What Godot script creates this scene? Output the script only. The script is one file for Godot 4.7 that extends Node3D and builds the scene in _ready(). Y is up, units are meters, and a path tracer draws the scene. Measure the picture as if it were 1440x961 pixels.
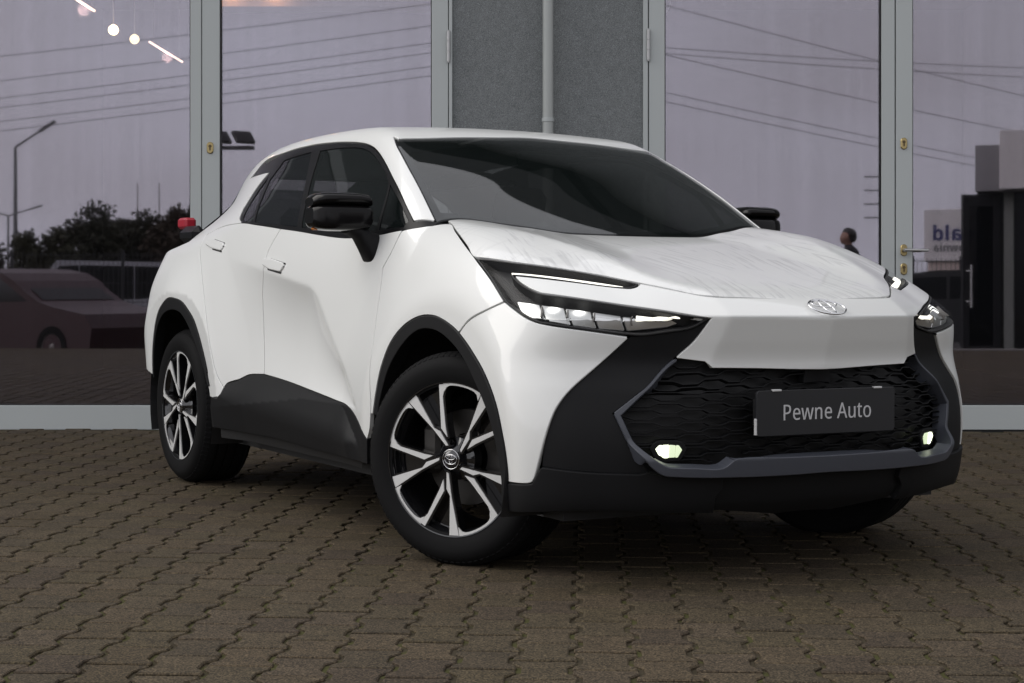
extends Node3D
# ---------------------------------------------------------------- helpers
# Car frame: x = forward of the front axle, y = sideways from the centre plane, z = height. L() turns it into the car node's axes.
func L(p: Vector3) -> Vector3:
	return Vector3(p.y, p.z, -p.x)

class MB:
	var v := PackedVector3Array()
	var n := PackedVector3Array()
	var uv := PackedVector2Array()
	func tri(a: Vector3, b: Vector3, c: Vector3, na: Vector3, nb: Vector3, nc: Vector3) -> void:
		if (b - a).cross(c - a).dot(na + nb + nc) > 0.0:
			v.append(a); v.append(c); v.append(b)
			n.append(na); n.append(nc); n.append(nb)
		else:
			v.append(a); v.append(b); v.append(c)
			n.append(na); n.append(nb); n.append(nc)
	func flat(a: Vector3, b: Vector3, c: Vector3, out: Vector3) -> void:
		var m := (b - a).cross(c - a).normalized()
		if m.dot(out) < 0.0:
			m = -m
		tri(a, b, c, m, m, m)
	func quad(a: Vector3, b: Vector3, c: Vector3, d: Vector3, out: Vector3) -> void:
		flat(a, b, c, out)
		flat(a, c, d, out)
	func squad(a: Vector3, b: Vector3, c: Vector3, d: Vector3, na: Vector3, nb: Vector3, nc: Vector3, nd: Vector3) -> void:
		tri(a, b, c, na, nb, nc)
		tri(a, c, d, na, nc, nd)
	# a box with chamfered edges
	func box(c: Vector3, s: Vector3, ch := 0.0, bas := Basis()) -> void:
		var h := s * 0.5
		ch = minf(ch, minf(h.x, minf(h.y, h.z)) * 0.9)
		for ax in 3:
			for sg in [-1.0, 1.0]:
				var o := Vector3()
				o[ax] = sg
				var e1 := (ax + 1) % 3
				var e2 := (ax + 2) % 3
				var q := []
				for k in [[-1, -1], [1, -1], [1, 1], [-1, 1]]:
					var p := Vector3()
					p[ax] = sg * h[ax]
					p[e1] = k[0] * (h[e1] - ch)
					p[e2] = k[1] * (h[e2] - ch)
					q.append(c + bas * p)
				quad(q[0], q[1], q[2], q[3], bas * o)
		if ch <= 0.0:
			return
		for ax in 3:
			var e1 := (ax + 1) % 3
			var e2 := (ax + 2) % 3
			for s1 in [-1.0, 1.0]:
				for s2 in [-1.0, 1.0]:
					var q := []
					for k in [[0, -1], [1, -1], [1, 1], [0, 1]]:
						var p := Vector3()
						p[ax] = k[1] * (h[ax] - ch)
						p[e1] = s1 * (h[e1] - (ch if k[0] == 0 else 0.0))
						p[e2] = s2 * (h[e2] - (0.0 if k[0] == 0 else ch))
						q.append(c + bas * p)
					var o := Vector3()
					o[e1] = s1
					o[e2] = s2
					quad(q[0], q[1], q[2], q[3], bas * o)
		for sx in [-1.0, 1.0]:
			for sy in [-1.0, 1.0]:
				for sz in [-1.0, 1.0]:
					var s3 := Vector3(sx, sy, sz)
					var q := []
					for ax in 3:
						var p := Vector3()
						for j in 3:
							p[j] = s3[j] * (h[j] - (0.0 if j == ax else ch))
						q.append(c + bas * p)
					flat(q[0], q[1], q[2], bas * s3)
	# a round bar between two points
	func bar(a: Vector3, b: Vector3, r0: float, r1 := -1.0, k := 10, caps := true) -> void:
		if r1 < 0.0:
			r1 = r0
		var d := (b - a).normalized()
		var x := d.cross(Vector3.UP if absf(d.y) < 0.9 else Vector3.RIGHT).normalized()
		var y := d.cross(x)
		for i in k:
			var t0 := TAU * i / k
			var t1 := TAU * (i + 1) / k
			var n0 := x * cos(t0) + y * sin(t0)
			var n1 := x * cos(t1) + y * sin(t1)
			squad(a + n0 * r0, a + n1 * r0, b + n1 * r1, b + n0 * r1, n0, n1, n1, n0)
			if caps:
				flat(a, a + n0 * r0, a + n1 * r0, -d)
				flat(b, b + n0 * r1, b + n1 * r1, d)
	# surface of revolution: profile of (radius, along), round the axis d from c
	func lathe(c: Vector3, d: Vector3, prof: Array, k := 48, smooth := true) -> void:
		var x := d.cross(Vector3.UP if absf(d.y) < 0.9 else Vector3.RIGHT).normalized()
		var y := d.cross(x)
		var m := prof.size()
		var pn := []
		for i in m - 1:
			var e: Vector2 = prof[i + 1] - prof[i]
			pn.append(Vector2(e.y, -e.x).normalized())
		for i in m - 1:
			var na: Vector2 = pn[i]
			var nb: Vector2 = pn[i]
			if smooth:
				if i > 0 and pn[i - 1].dot(pn[i]) > 0.6:
					na = (pn[i - 1] + pn[i]).normalized()
				if i < m - 2 and pn[i + 1].dot(pn[i]) > 0.6:
					nb = (pn[i + 1] + pn[i]).normalized()
			for j in k:
				var t0 := TAU * j / k
				var t1 := TAU * (j + 1) / k
				var r0 := x * cos(t0) + y * sin(t0)
				var r1 := x * cos(t1) + y * sin(t1)
				var p: Vector2 = prof[i]
				var q: Vector2 = prof[i + 1]
				squad(c + d * p.y + r0 * p.x, c + d * p.y + r1 * p.x, c + d * q.y + r1 * q.x, c + d * q.y + r0 * q.x, r0 * na.x + d * na.y, r1 * na.x + d * na.y, r1 * nb.x + d * nb.y, r0 * nb.x + d * nb.y)
	# flat polygon swept from o along dep; polygon axes ax, ay; a small chamfer on the front face
	func prism(poly: PackedVector2Array, o: Vector3, ax: Vector3, ay: Vector3, dep: Vector3, ch := 0.0) -> void:
		var inner := poly
		if ch > 0.0:
			var r := Geometry2D.offset_polygon(poly, -ch)
			if r.size() == 1 and r[0].size() == poly.size():
				inner = r[0]
				var best := 0
				for i in inner.size():
					if inner[i].distance_to(poly[0]) < inner[best].distance_to(poly[0]):
						best = i
				var rot := PackedVector2Array()
				for i in inner.size():
					rot.append(inner[(i + best) % inner.size()])
				inner = rot
			else:
				ch = 0.0
		var fr := -dep.normalized()
		var idx := Geometry2D.triangulate_polygon(inner)
		for i in range(0, idx.size(), 3):
			var t := []
			for j in 3:
				var p := inner[idx[i + j]]
				t.append(o + ax * p.x + ay * p.y)
			flat(t[0], t[1], t[2], fr)
		idx = Geometry2D.triangulate_polygon(poly)
		for i in range(0, idx.size(), 3):
			var t := []
			for j in 3:
				var p := poly[idx[i + j]]
				t.append(o + ax * p.x + ay * p.y + dep)
			flat(t[0], t[1], t[2], -fr)
		var area := 0.0
		var m := poly.size()
		for i in m:
			area += poly[i].cross(poly[(i + 1) % m])
		for i in m:
			var p := poly[i]
			var q := poly[(i + 1) % m]
			var e := (q - p).normalized()
			var nn := Vector2(e.y, -e.x) * (1.0 if area > 0.0 else -1.0)
			var no := ax * nn.x + ay * nn.y
			var P := o + ax * p.x + ay * p.y
			var Q := o + ax * q.x + ay * q.y
			var dd := dep.normalized() * ch
			quad(P + dd, Q + dd, Q + dep, P + dep, no)
			if ch > 0.0:
				var p2 := inner[i]
				var q2 := inner[(i + 1) % m]
				quad(o + ax * p2.x + ay * p2.y, o + ax * q2.x + ay * q2.y, Q + dd, P + dd, no + fr)
	func mesh() -> ArrayMesh:
		var a := []
		a.resize(Mesh.ARRAY_MAX)
		a[Mesh.ARRAY_VERTEX] = v
		a[Mesh.ARRAY_NORMAL] = n
		if uv.size() == v.size() and uv.size() > 0:
			a[Mesh.ARRAY_TEX_UV] = uv
		var m := ArrayMesh.new()
		if v.size():
			m.add_surface_from_arrays(Mesh.PRIMITIVE_TRIANGLES, a)
		return m

func put(called: String, mb: MB, mat: Material, parent: Node = self) -> MeshInstance3D:
	var o := MeshInstance3D.new()
	o.name = called
	o.mesh = mb.mesh()
	o.material_override = mat
	parent.add_child(o, true)
	return o

func tag(o: Node, label: String, category: String, group := "", kind := "") -> void:
	if label != "":
		o.set_meta("label", label)
	if category != "":
		o.set_meta("category", category)
	if group != "":
		o.set_meta("group", group)
	if kind != "":
		o.set_meta("kind", kind)

func base(called: String, at := Vector3.ZERO, turn := 0.0) -> Node3D:
	var o := Node3D.new()
	o.name = called
	o.position = at
	o.rotation.y = turn
	add_child(o, true)
	return o

# ---------------------------------------------------------------- curves and smooth joins
func table(xy: Array) -> Array:
	var xs := PackedFloat64Array()
	var ys := PackedFloat64Array()
	for i in range(0, xy.size(), 2):
		xs.append(xy[i])
		ys.append(xy[i + 1])
	var ms := PackedFloat64Array()
	var k := xs.size()
	for i in k:
		var a := maxi(i - 1, 0)
		var b := mini(i + 1, k - 1)
		ms.append((ys[b] - ys[a]) / (xs[b] - xs[a]))
	return [xs, ys, ms]

func at(t: Array, x: float) -> float:
	var xs: PackedFloat64Array = t[0]
	var ys: PackedFloat64Array = t[1]
	var ms: PackedFloat64Array = t[2]
	var k := xs.size()
	if x <= xs[0]:
		return ys[0] + ms[0] * (x - xs[0])
	if x >= xs[k - 1]:
		return ys[k - 1] + ms[k - 1] * (x - xs[k - 1])
	var i := 0
	while xs[i + 1] < x:
		i += 1
	var h := xs[i + 1] - xs[i]
	var s := (x - xs[i]) / h
	var s2 := s * s
	var s3 := s2 * s
	return ys[i] * (2 * s3 - 3 * s2 + 1) + ms[i] * h * (s3 - 2 * s2 + s) + ys[i + 1] * (3 * s2 - 2 * s3) + ms[i + 1] * h * (s3 - s2)

func smax(a: float, b: float, k: float) -> float:
	var h := maxf(k - absf(a - b), 0.0) / k
	return maxf(a, b) + h * h * k * 0.25

func smin(a: float, b: float, k: float) -> float:
	var h := maxf(k - absf(a - b), 0.0) / k
	return minf(a, b) - h * h * k * 0.25

func ss(a: float, b: float, x: float) -> float:
	var t := clampf((x - a) / (b - a), 0.0, 1.0)
	return t * t * (3.0 - 2.0 * t)

# ---------------------------------------------------------------- the car's body as one implicit shape
var tSide := table([0.16, 0.835, 0.2, 0.848, 0.25, 0.862, 0.35, 0.874, 0.5, 0.886, 0.6, 0.888, 0.7, 0.884, 0.8, 0.876, 0.9, 0.864, 1.0, 0.846, 1.1, 0.818, 1.17, 0.792, 1.25, 0.750, 1.32, 0.711, 1.43, 0.651, 1.5, 0.614, 1.58, 0.566])
var tNose := table([0.14, 0.70, 0.18, 0.755, 0.22, 0.80, 0.26, 0.83, 0.33, 0.85, 0.42, 0.865, 0.5, 0.868, 0.6, 0.858, 0.66, 0.846, 0.70, 0.847, 0.76, 0.868, 0.80, 0.882, 0.84, 0.896])
var tHood := table([-1.0, 1.16, -0.6, 1.15, -0.36, 1.134, -0.2, 1.117, 0.0, 1.088, 0.2, 1.05, 0.4, 1.005, 0.6, 0.948, 0.78, 0.893, 0.9, 0.845])
var tGlass := table([-1.1, 1.578, -1.0, 1.542, -0.91, 1.498, -0.7, 1.395, -0.5, 1.285, -0.252, 1.145, -0.1, 1.05, 0.1, 0.92])
var tRoof := table([-3.0, 1.472, -2.8, 1.506, -2.5, 1.545, -2.2, 1.568, -1.8, 1.580, -1.45, 1.578, -1.2, 1.566, -0.96, 1.538, -0.8, 1.515])

func side(u: float, w: float) -> float:
	var b := at(tSide, w)
	if u > -1.2:
		var t := (u + 1.2) / 1.8
		b -= 0.035 * t * t
	elif u < -1.9:
		var t := (u + 1.9)
		b -= 0.165 * t * t * ss(1.05, 1.32, w)
	# front arch flare: rises towards the arch, then a flatter band round the opening
	var r := sqrt(u * u + (w - 0.34) * (w - 0.34))
	if r < 0.95:
		var f := 0.055 * pow(clampf((0.86 - r) / 0.32, 0.0, 1.3), 1.4)
		var band := 0.055 - (0.54 - r) * 0.10
		b += maxf(0.0, smin(f, band, 0.012))
	# rear haunch and arch flare
	var x := u + 2.64
	r = sqrt(x * x + (w - 0.34) * (w - 0.34))
	var hl := -2.10 - 0.62 * (w - 0.46)
	var hz := ss(hl + 0.10, hl - 0.42, u) * (1.0 - ss(0.86, 1.12, w))
	var fr := 0.045 * hz
	if r < 0.95:
		var f2 := 0.03 * pow(clampf((0.84 - r) / 0.30, 0.0, 1.3), 1.4)
		f2 = minf(f2, 0.03 - (0.54 - r) * 0.22)
		fr += maxf(f2, -0.02)
	b += fr
	# door sculpture: a lower facet that turns under, cut off by a diagonal at its front
	if w < 1.1 and u < -0.5 and u > -2.5:
		var d1 := 0.902 - 0.125 * (u + 1.135) - w
		var d2 := (u + 1.135) * -0.654 + (w - 0.90) * -0.756
		var d := smin(d1, d2, 0.05)
		d = 0.5 * (d + sqrt(d * d + 0.00006)) - 0.0008
		if d > 0.0:
			var e := w - 0.47 + 0.10 * clampf(-1.2 - u, 0.0, 1.0)
			e = smin(e, (u - hl) * 0.8 + 0.10, 0.08)
			if e > 0.0:
				b -= 0.50 * d * e / (d + e) * ss(-2.30, -1.40, u)
	return b

func nose(v: float, w: float) -> float:
	# below the beak's edge at 0.83 the face tucks under; above it the cover leans back
	var lo := at(tNose, minf(w, 0.84))
	var up := 0.8942 - (w - 0.83) * 1.42 - (w - 0.83) * absf(w - 0.83) * 2.6
	var b := smin(lo, up, 0.006)
	var a := 0.03 * (v / 0.36) * (v / 0.36)
	var hi := ss(0.60, 0.68, w)
	# sides of the beak turn back along an edge that leans outwards towards the bottom
	var c := v - (0.352 + 0.26 * clampf(0.83 - w, 0.0, 0.17))
	var cs := 0.5 * (c + sqrt(c * c + 0.00006))
	var a1 := minf(a, 0.03 + 0.16 * (v - 0.36)) + 0.42 * cs
	c = maxf(v - 0.42, 0.0)
	var a0 := a * 0.78 + 0.17 * c + 0.17 * c * c
	return b - lerpf(a0, a1, lerpf(hi, ss(0.2, 1.1, w), ss(0.46, 0.70, v)))

func top(u: float, v: float) -> float:
	var t := at(tHood, u)
	# fender crest and a shallow middle panel
	var c := (v - 0.63) / 0.14
	t += 0.020 * exp(-c * c) * ss(0.75, 0.2, u)
	if v > 0.66:
		t -= 0.9 * (v - 0.66) * (v - 0.66)
	t -= 0.012 * (1.0 - ss(0.28, 0.46, v - 0.1 * u)) * ss(0.78, 0.35, u)
	var s := u + 0.22 * v * v
	var g := smin(at(tGlass, s), at(tRoof, u) - 0.055 * v * v, 0.05)
	return maxf(t, g)

func body(p: Vector3) -> float:
	var u := p.x
	var v := absf(p.y)
	var w := p.z
	var s := v - side(u, w)
	var t := (w - top(u, v)) * 0.85
	var kt := lerpf(0.11, 0.055, ss(1.15, 1.3, w))
	var g := smax(s, t, kt)
	if u > -0.2:
		g = smax(g, (u - nose(v, w)) * 0.9, 0.02 + 0.09 * ss(0.45, 0.62, v))
	elif u < -2.3:
		# tail: hatch slope above, bumper below
		var r := -3.40 + 0.30 * v * v + 0.55 * maxf(w - 1.12, 0.0) + 0.22 * maxf(w - 1.02, 0.0) - 0.02
		r += 0.10 * maxf(0.0, 0.5 - w)
		g = smax(g, r - u, 0.20)
	return g

var lift: Callable                       # extra height of a trim above the body, by place
func trim(p: Vector3) -> float:
	return body(p) - lift.call(p)

# ---------------------------------------------------------------- panels cut from the body
func frame(n: Vector3) -> Array:
	n = n.normalized()
	var up := Vector3(0, 0, 1)
	if n.z > 0.9:
		return [Vector3(0, 0, 1), Vector3(1, 0, 0), Vector3(0, 1, 0)]
	var a := up.cross(n).normalized()
	return [n, a, n.cross(a)]

func solve(fr: Array, q: Vector2, g: Callable, guess: float) -> float:
	var n: Vector3 = fr[0]
	var o: Vector3 = fr[1] * q.x + fr[2] * q.y
	var s := guess
	var f: float = g.call(o + n * s)
	var s1 := s - f
	var f1: float = g.call(o + n * s1)
	for i in 14:
		if absf(f1) < 2e-5:
			return s1
		var d := f1 - f
		var st := -f1 if absf(d) < 1e-9 else -f1 * (s1 - s) / d
		st = clampf(st, -0.25, 0.25)
		s = s1
		f = f1
		s1 += st
		f1 = g.call(o + n * s1)
	return s1

func grad(g: Callable, p: Vector3) -> Vector3:
	var h := 0.0012
	var d := Vector3(g.call(p + Vector3(h, 0, 0)) - g.call(p - Vector3(h, 0, 0)), g.call(p + Vector3(0, h, 0)) - g.call(p - Vector3(0, h, 0)), g.call(p + Vector3(0, 0, h)) - g.call(p - Vector3(0, 0, h)))
	return d.normalized()

# rounds the traced outline between its corners
func smoothed(p: PackedVector2Array, corner := 32.0, steps := 3) -> PackedVector2Array:
	var m := p.size()
	var out := PackedVector2Array()
	var hard := []
	for i in m:
		var a := (p[i] - p[(i + m - 1) % m])
		var b := (p[(i + 1) % m] - p[i])
		hard.append(absf(a.angle_to(b)) > deg_to_rad(corner))
	for i in m:
		var p1 := p[i]
		var p2 := p[(i + 1) % m]
		var m1 := (p2 - p[(i + m - 1) % m]) * 0.5
		var m2 := (p[(i + 2) % m] - p1) * 0.5
		var l := (p2 - p1)
		if hard[i]:
			m1 = l
		if hard[(i + 1) % m]:
			m2 = l
		m1 = m1.normalized() * l.length()
		m2 = m2.normalized() * l.length()
		out.append(p1)
		if l.length() < 0.012 or (hard[i] and hard[(i + 1) % m]):
			continue
		for j in range(1, steps + 1):
			var s := float(j) / (steps + 1)
			var s2 := s * s
			var s3 := s2 * s
			out.append(p1 * (2 * s3 - 3 * s2 + 1) + m1 * (s3 - 2 * s2 + s) + p2 * (3 * s2 - 2 * s3) + m2 * (s3 - s2))
	return out

func arr(a: Array) -> PackedVector2Array:
	var out := PackedVector2Array()
	for i in range(0, a.size(), 2):
		out.append(Vector2(a[i], a[i + 1]))
	return out

# an outline given for one side of the car, closed across the centre plane (sideways axis: 0 = x, 1 = y of the outline)
func mirrored(a: PackedVector2Array, axis: int) -> PackedVector2Array:
	var out := PackedVector2Array(a)
	for i in range(a.size() - 1, -1, -1):
		var q := a[i]
		q[axis] = -q[axis]
		if q.distance_to(out[out.size() - 1]) > 0.002 and q.distance_to(out[0]) > 0.002:
			out.append(q)
	return out

# o: off, gap, bevel, wall, cell, flip (left-hand side), both
func sheet(mb: MB, outline: PackedVector2Array, fr: Array, g: Callable, o := {}, holes := []) -> void:
	var off: float = o.get("off", 0.0)
	var gap: float = o.get("gap", 0.0)
	var bev: float = o.get("bevel", 0.002)
	var wall: float = o.get("wall", 0.012)
	var cell: float = o.get("cell", 0.02)
	var flips: Array = [1.0, -1.0] if o.get("both", false) else [-1.0 if o.get("flip", false) else 1.0]
	var outs := []
	if gap + bev > 0.0:
		for r in Geometry2D.offset_polygon(outline, -(gap + bev), Geometry2D.JOIN_MITER):
			if not Geometry2D.is_polygon_clockwise(r):
				outs.append(r)
	else:
		outs = [outline]
	var cuts := []
	for h in holes:
		for r in Geometry2D.offset_polygon(h, bev, Geometry2D.JOIN_MITER):
			cuts.append(r)
	var n0: Vector3 = fr[0]
	var cache := {}
	var guess := [o.get("guess", 0.8)]
	var pt := func(q: Vector2) -> Array:
		var key := Vector2i(roundi(q.x * 20000.0), roundi(q.y * 20000.0))
		if cache.has(key):
			return cache[key]
		var s := solve(fr, q, g, guess[0])
		guess[0] = s
		var p: Vector3 = fr[1] * q.x + fr[2] * q.y + n0 * s
		var nn := grad(g, p)
		var r := [p + nn * off, nn]
		cache[key] = r
		return r
	var emit := func(A: Array, B: Array, C: Array) -> void:
		for f in flips:
			var k := Vector3(1, f, 1)
			mb.tri(L(A[0] * k), L(B[0] * k), L(C[0] * k), L(A[1] * k), L(B[1] * k), L(C[1] * k))
	var loops := outs + cuts
	for poly in outs:
		var lo: Vector2 = poly[0]
		var hi: Vector2 = poly[0]
		for q in poly:
			lo = lo.min(q)
			hi = hi.max(q)
		var i0 := floori(lo.x / cell)
		var i1 := floori(hi.x / cell)
		var j0 := floori(lo.y / cell)
		var j1 := floori(hi.y / cell)
		var edge := {}
		for lp in loops:
			var m: int = lp.size()
			for i in m:
				var a: Vector2 = lp[i]
				var b: Vector2 = lp[(i + 1) % m]
				var st := maxi(1, ceili(a.distance_to(b) / (cell * 0.2)))
				for k in st + 1:
					var q := a.lerp(b, float(k) / st)
					edge[Vector2i(floori(q.x / cell), floori(q.y / cell))] = true
		for i in range(i0, i1 + 1):
			for j in range(j0, j1 + 1):
				var c := Vector2(i, j) * cell
				var rect := PackedVector2Array([c, c + Vector2(cell, 0), c + Vector2(cell, cell), c + Vector2(0, cell)])
				if not edge.has(Vector2i(i, j)):
					var mid := c + Vector2(cell, cell) * 0.5
					if not Geometry2D.is_point_in_polygon(mid, poly):
						continue
					var inhole := false
					for h in cuts:
						if Geometry2D.is_point_in_polygon(mid, h):
							inhole = true
					if inhole:
						continue
					var A = pt.call(rect[0])
					var B = pt.call(rect[1])
					var C = pt.call(rect[2])
					var D = pt.call(rect[3])
					emit.call(A, B, C)
					emit.call(A, C, D)
					continue
				var pieces := Geometry2D.intersect_polygons(poly, rect)
				for h in cuts:
					var rest := []
					for pc in pieces:
						rest.append_array(Geometry2D.clip_polygons(pc, h))
					pieces.assign(rest)
				for pc in pieces:
					if pc.size() < 3:
						continue
					var idx := Geometry2D.triangulate_polygon(pc)
					for k in range(0, idx.size(), 3):
						emit.call(pt.call(pc[idx[k]]), pt.call(pc[idx[k + 1]]), pt.call(pc[idx[k + 2]]))
	if wall <= 0.0:
		return
	for lp in loops:
		var m: int = lp.size()
		var area := 0.0
		for i in m:
			area += lp[i].cross(lp[(i + 1) % m])
		var hole: bool = cuts.has(lp)
		var sg := (1.0 if area > 0.0 else -1.0) * (-1.0 if hole else 1.0)
		# walk the loop in short steps so that the rim follows the curved surface
		var pts := []
		for i in m:
			var a: Vector2 = lp[i]
			var b: Vector2 = lp[(i + 1) % m]
			var st := maxi(1, ceili(a.distance_to(b) / (cell * 1.2)))
			for k in st:
				pts.append(a.lerp(b, float(k) / st))
		m = pts.size()
		var P := []
		for q in pts:
			P.append(pt.call(q))
		for i in m:
			var a = P[i]
			var b = P[(i + 1) % m]
			var t: Vector3 = b[0] - a[0]
			if t.length() < 1e-5:
				continue
			t = t.normalized()
			var oa: Vector3 = t.cross(a[1]) * sg
			var ob: Vector3 = t.cross(b[1]) * sg
			if oa.dot(fr[1] * ((pts[(i + 1) % m] - pts[i]).y) - fr[2] * ((pts[(i + 1) % m] - pts[i]).x)) * sg < 0.0:
				oa = -oa
				ob = -ob
			var a1: Vector3 = a[0] + oa * bev - a[1] * bev
			var b1: Vector3 = b[0] + ob * bev - b[1] * bev
			var a2: Vector3 = a1 - a[1] * (wall - bev)
			var b2: Vector3 = b1 - b[1] * (wall - bev)
			for f in flips:
				var k := Vector3(1, f, 1)
				if bev > 0.0:
					mb.squad(L(a[0] * k), L(b[0] * k), L(b1 * k), L(a1 * k), L(a[1] * k), L(b[1] * k), L(ob * k), L(oa * k))
				mb.squad(L(a1 * k), L(b1 * k), L(b2 * k), L(a2 * k), L(oa * k), L(ob * k), L(ob * k), L(oa * k))

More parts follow.
